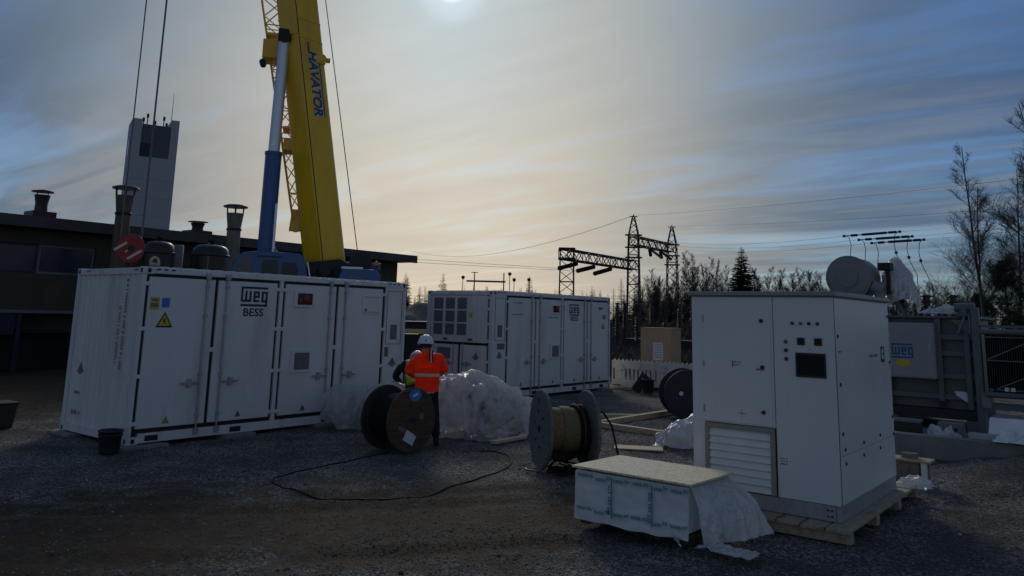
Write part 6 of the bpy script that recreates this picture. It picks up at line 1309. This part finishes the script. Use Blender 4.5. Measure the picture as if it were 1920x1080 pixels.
def conifer_mesh(seed, H, R, dens=1.0):
    r_ = random.Random(seed); tm, cm_ = MB(), MB(); tm.cyl((0, 0, -.1), (0, 0, H*.97), .013*H, .002*H, n=6)
    lv = int(H*5.5*dens); z0 = .06
    for k in range(lv):
        s = z0+(1-z0)*k/lv; z = s*H; L0 = R*((1-s)**.85)*r_.uniform(.65, 1.2)+.14
        for b_ in range(r_.randint(7, 10)):
            a = r_.uniform(0, 6.283); ln = L0*r_.uniform(.55, 1.15); dr_p = -.30+.35*s; d = Vector((math.cos(a), math.sin(a), 0)); sd = Vector((-d.y, d.x, 0)); p = Vector((0, 0, z)); ns = 4
            for j in range(ns):
                q0 = j/ns; c = p+d*(ln*q0)+Vector((0, 0, dr_p*ln*q0*(1-.35*q0))); wv = ln*.42*(1-q0*.7)*r_.uniform(.6, 1.3)
                tip = c+d*(ln*.36)+Vector((0, 0, dr_p*ln*.25+r_.uniform(-.12, .08)*ln*.6))
                for sg in (-1, 1):
                    e = c+sd*sg*wv+d*ln*.16+Vector((0, 0, r_.uniform(-.2, .06)*ln*.7)); cm_.add([c-d*ln*.08, e, tip], [(0, 1, 2)])
    return tm.mesh('trunk'), cm_.mesh('crown')
def pine_mesh(seed, H, R):
    r_ = random.Random(seed); tm, cm_ = MB(), MB(); tm.tube([(0, 0, -.1), (.05*H*r_.uniform(-1, 1), .03*H, H*.5), (0, .04*H, H)], [.018*H, .012*H, .004*H], 6)
    for k in range(int(H*9)):
        s = r_.uniform(.08, 1.0)**.8; z = s*H; a = r_.uniform(0, 6.283); ln = R*(1-s*.75)*r_.uniform(.4, 1.1); d = Vector((math.cos(a), math.sin(a), r_.uniform(.1, .8))).normalized(); p0 = Vector((0, .03*H, z)); tm.tube([p0, p0+d*ln], [.02, .008], 4)
        for c in range(5):
            o_ = p0+d*ln*r_.uniform(.35, 1.1)+Vector((r_.uniform(-.2, .2), r_.uniform(-.2, .2), r_.uniform(-.12, .22)))
            for b_ in range(26):
                e = Vector((r_.gauss(0, 1), r_.gauss(0, 1), r_.gauss(.4, 1))).normalized(); sd = e.orthogonal().normalized()*.022; q = o_+e*.03; cm_.add([q-sd, q+sd, q+e*r_.uniform(.14, .26)], [(0, 1, 2)])
    return tm.mesh('trunk'), cm_.mesh('crown')
def tree_proto(kind, meshes, m1, m2, cn):
    for me, mm in zip(meshes, (m1, m2)): me.materials.append(mm)
    return (kind, meshes, cn)
def plant(pr, loc, rz, s, label, group=None, cat='tree'):
    t = thing(pr[0], label, cat, loc, rz, group); t.scale = (s, s, s)
    for me, n_ in zip(pr[1], ('trunk', pr[2])):
        o = bpy.data.objects.new(n_, me); COL.objects.link(o); o.parent = t
    return t
BR = [tree_proto('birch_tree', birch_mesh(31+k, 9.0, .25, 3.4, 0, 1.25), MT['birch'], MT['bark'], 'crown') for k in range(3)]
CF = [tree_proto('spruce_tree', conifer_mesh(51+k, 10.0, 1.55+.25*k), MT['bark'], MT['needle'], 'crown') for k in range(3)]
PN = tree_proto('pine_tree', pine_mesh(77, 5.4, 2.3), MT['bark'], MT['needle_p'], 'crown')
def at_dist(px, Dd):                                     # a spot on the ground Dd metres off, towards the column px of the photograph
    a = YAW-math.atan((px-960)/F_PX*math.cos(PITCH)*1.03); return (Dd*math.cos(a), Dd*math.sin(a), -.02)
big = [tree_proto('birch_tree', birch_mesh(5+k, 11.5, .28, 3.0, lean=-.05*k, tk=1.0), MT['birch'], MT['bark'], 'crown') for k in range(2)]
plant(big[0], (33.6, 2.2, 0), .4, .92, 'tallest bare birch at the right edge behind the transformer')
plant(big[1], (33.9, 4.6, 0), 2.0, .80, 'leaning bare birch left of the tallest birch by the transformer')
plant(big[0], (37.5, 5.2, 0), 3.1, .70, 'slender bare birch behind the dark pines at the right')
plant(big[1], (35.2, 3.4, 0), 5.1, .72, 'twiggy bare birch between the tallest and the leaning birch'); plant(big[0], (36.4, 2.9, 0), 1.7, .78, 'bare birch farther back behind the tallest birch')
plant(PN, (33.0, 3.5, 0), 0, .82, 'dark bushy pine under the birches at the right edge'); plant(PN, (34.5, 2.4, 0), 2, .70, 'lower dark pine at the right picture edge'); plant(PN, (35.5, 4.7, 0), 1.2, .62, 'small dark pine left of the bushy pine')
SP = tree_proto('spruce_tree', conifer_mesh(88, 10.8, 3.3, 1.6), MT['bark'], MT['needle'], 'crown')
plant(SP, at_dist(1387, 95), .5, 1.0, 'single dense dark spruce rising above the cabinet roof')
tr2 = random.Random(99)
for k in range(120):                                      # bare wood beyond the switchyard, right of the masts
    px = 1200+k*5.1+tr2.uniform(-8, 8); Dd = tr2.uniform(80, 105); hgt = (11.0 if 1280 < px < 1330 else 8.6 if px < 1560 else 7.4)*tr2.uniform(.72, 1.02)*Dd/95
    plant(tr2.choice(BR), at_dist(px, Dd), tr2.uniform(0, 6), hgt/9.0, 'bare birch in the thin wood behind the switchyard masts', 'bare birches behind the switchyard')
for k in range(44):
    px = 1150+k*9.5+tr2.uniform(-6, 6); Dd = tr2.uniform(88, 118); hgt = tr2.uniform(5.2, 7.6) if px < 1290 else tr2.uniform(3.6, 5.6)
    plant(tr2.choice(CF), at_dist(px, Dd), tr2.uniform(0, 6), hgt/10.0*Dd/100, 'dark spruce in the understorey behind the switchyard', 'spruces behind the switchyard')
for k in range(58):
    px = 755+k*7.2+tr2.uniform(-5, 5); Dd = tr2.uniform(125, 155); hgt = tr2.uniform(4.8, 7.8)*(1.25 if tr2.random() < .15 else 1)
    plant(tr2.choice(CF), at_dist(px, Dd), tr2.uniform(0, 6), hgt/10.0*Dd/140, 'dark spruce of the far treeline above the farther container', 'spruces of the far treeline')
for k in range(14):
    px = 1560+k*26+tr2.uniform(-8, 8); Dd = tr2.uniform(70, 90)
    plant(tr2.choice(CF), at_dist(px, Dd), tr2.uniform(0, 6), tr2.uniform(.42, .6), 'dark spruce low behind the transformer', 'spruces behind the transformer')
# low scrub at the wood's edge and the forest behind, each read as one dark mass
sv, sf = [], []
for k in range(5200):
    px = tr2.uniform(700, 2250); Dd = tr2.uniform(62, 82); x, y, z = at_dist(px, Dd); hz_ = 2.1*(0.55+.5*mnoise.noise(Vector((x*.12, y*.12, 0))))+.5
    for q in range(7):
        c = Vector((x+tr2.uniform(-.5, .5), y+tr2.uniform(-.5, .5), tr2.uniform(0, 1)**1.2*hz_)); e = Vector((tr2.gauss(0, .5), tr2.gauss(0, .5), tr2.gauss(.5, .6))).normalized(); sd = e.orthogonal().normalized()*tr2.uniform(.03, .10); o_ = len(sv); sv += [c-sd, c+sd, c+e*tr2.uniform(.3, .7)]; sf.append((o_, o_+1, o_+2))
me = bpy.data.meshes.new('undergrowth'); me.from_pydata([tuple(v) for v in sv], [], sf); o = link('undergrowth', me, MT['bark']); o['kind'] = 'stuff'; o['label'] = 'dark bare scrub at the edge of the wood'
sv, sf = [], []
for k in range(2600):                                     # dry stalks behind the barriers
    px = tr2.uniform(1120, 1330); Dd = tr2.uniform(29.5, 60); x, y, z = at_dist(px, Dd); hz_ = .55+.55*mnoise.noise(Vector((x*.5, y*.5, 3)))+.25
    for q in range(5):
        c = Vector((x+tr2.uniform(-.3, .3), y+tr2.uniform(-.3, .3), tr2.uniform(0, 1)*hz_*.7)); e = Vector((tr2.gauss(0, .5), tr2.gauss(0, .5), tr2.gauss(.6, .5))).normalized(); sd = e.orthogonal().normalized()*tr2.uniform(.02, .06); o_ = len(sv); sv += [c-sd, c+sd, c+e*tr2.uniform(.2, .5)]; sf.append((o_, o_+1, o_+2))
me = bpy.data.meshes.new('undergrowth'); me.from_pydata([tuple(v) for v in sv], [], sf); o = link('undergrowth', me, MT['bark']); o['kind'] = 'stuff'; o['label'] = 'dark dry stalks on the ground behind the white barriers'
wm = MB(); vs0 = [tuple(v.co) for v in CF[0][1][1].vertices]; fs0 = [tuple(p.vertices) for p in CF[0][1][1].polygons]
for k in range(60):
    px = 400+k*32+tr2.uniform(-14, 14); Dd = tr2.uniform(165, 200); x, y, z = at_dist(px, Dd); s = tr2.uniform(.68, .90); a = tr2.uniform(0, 6.28)
    wm.add(vs0, fs0, False, Matrix.Translation((x, y, 0)) @ Matrix.Rotation(a, 4, 'Z') @ Matrix.Scale(s, 4))
me = bpy.data.meshes.new('far_forest'); me.from_pydata(wm.v, [], wm.f); o = link('far_forest', me, MT['needle']); o['kind'] = 'stuff'; o['label'] = 'dark mass of forest along the horizon'
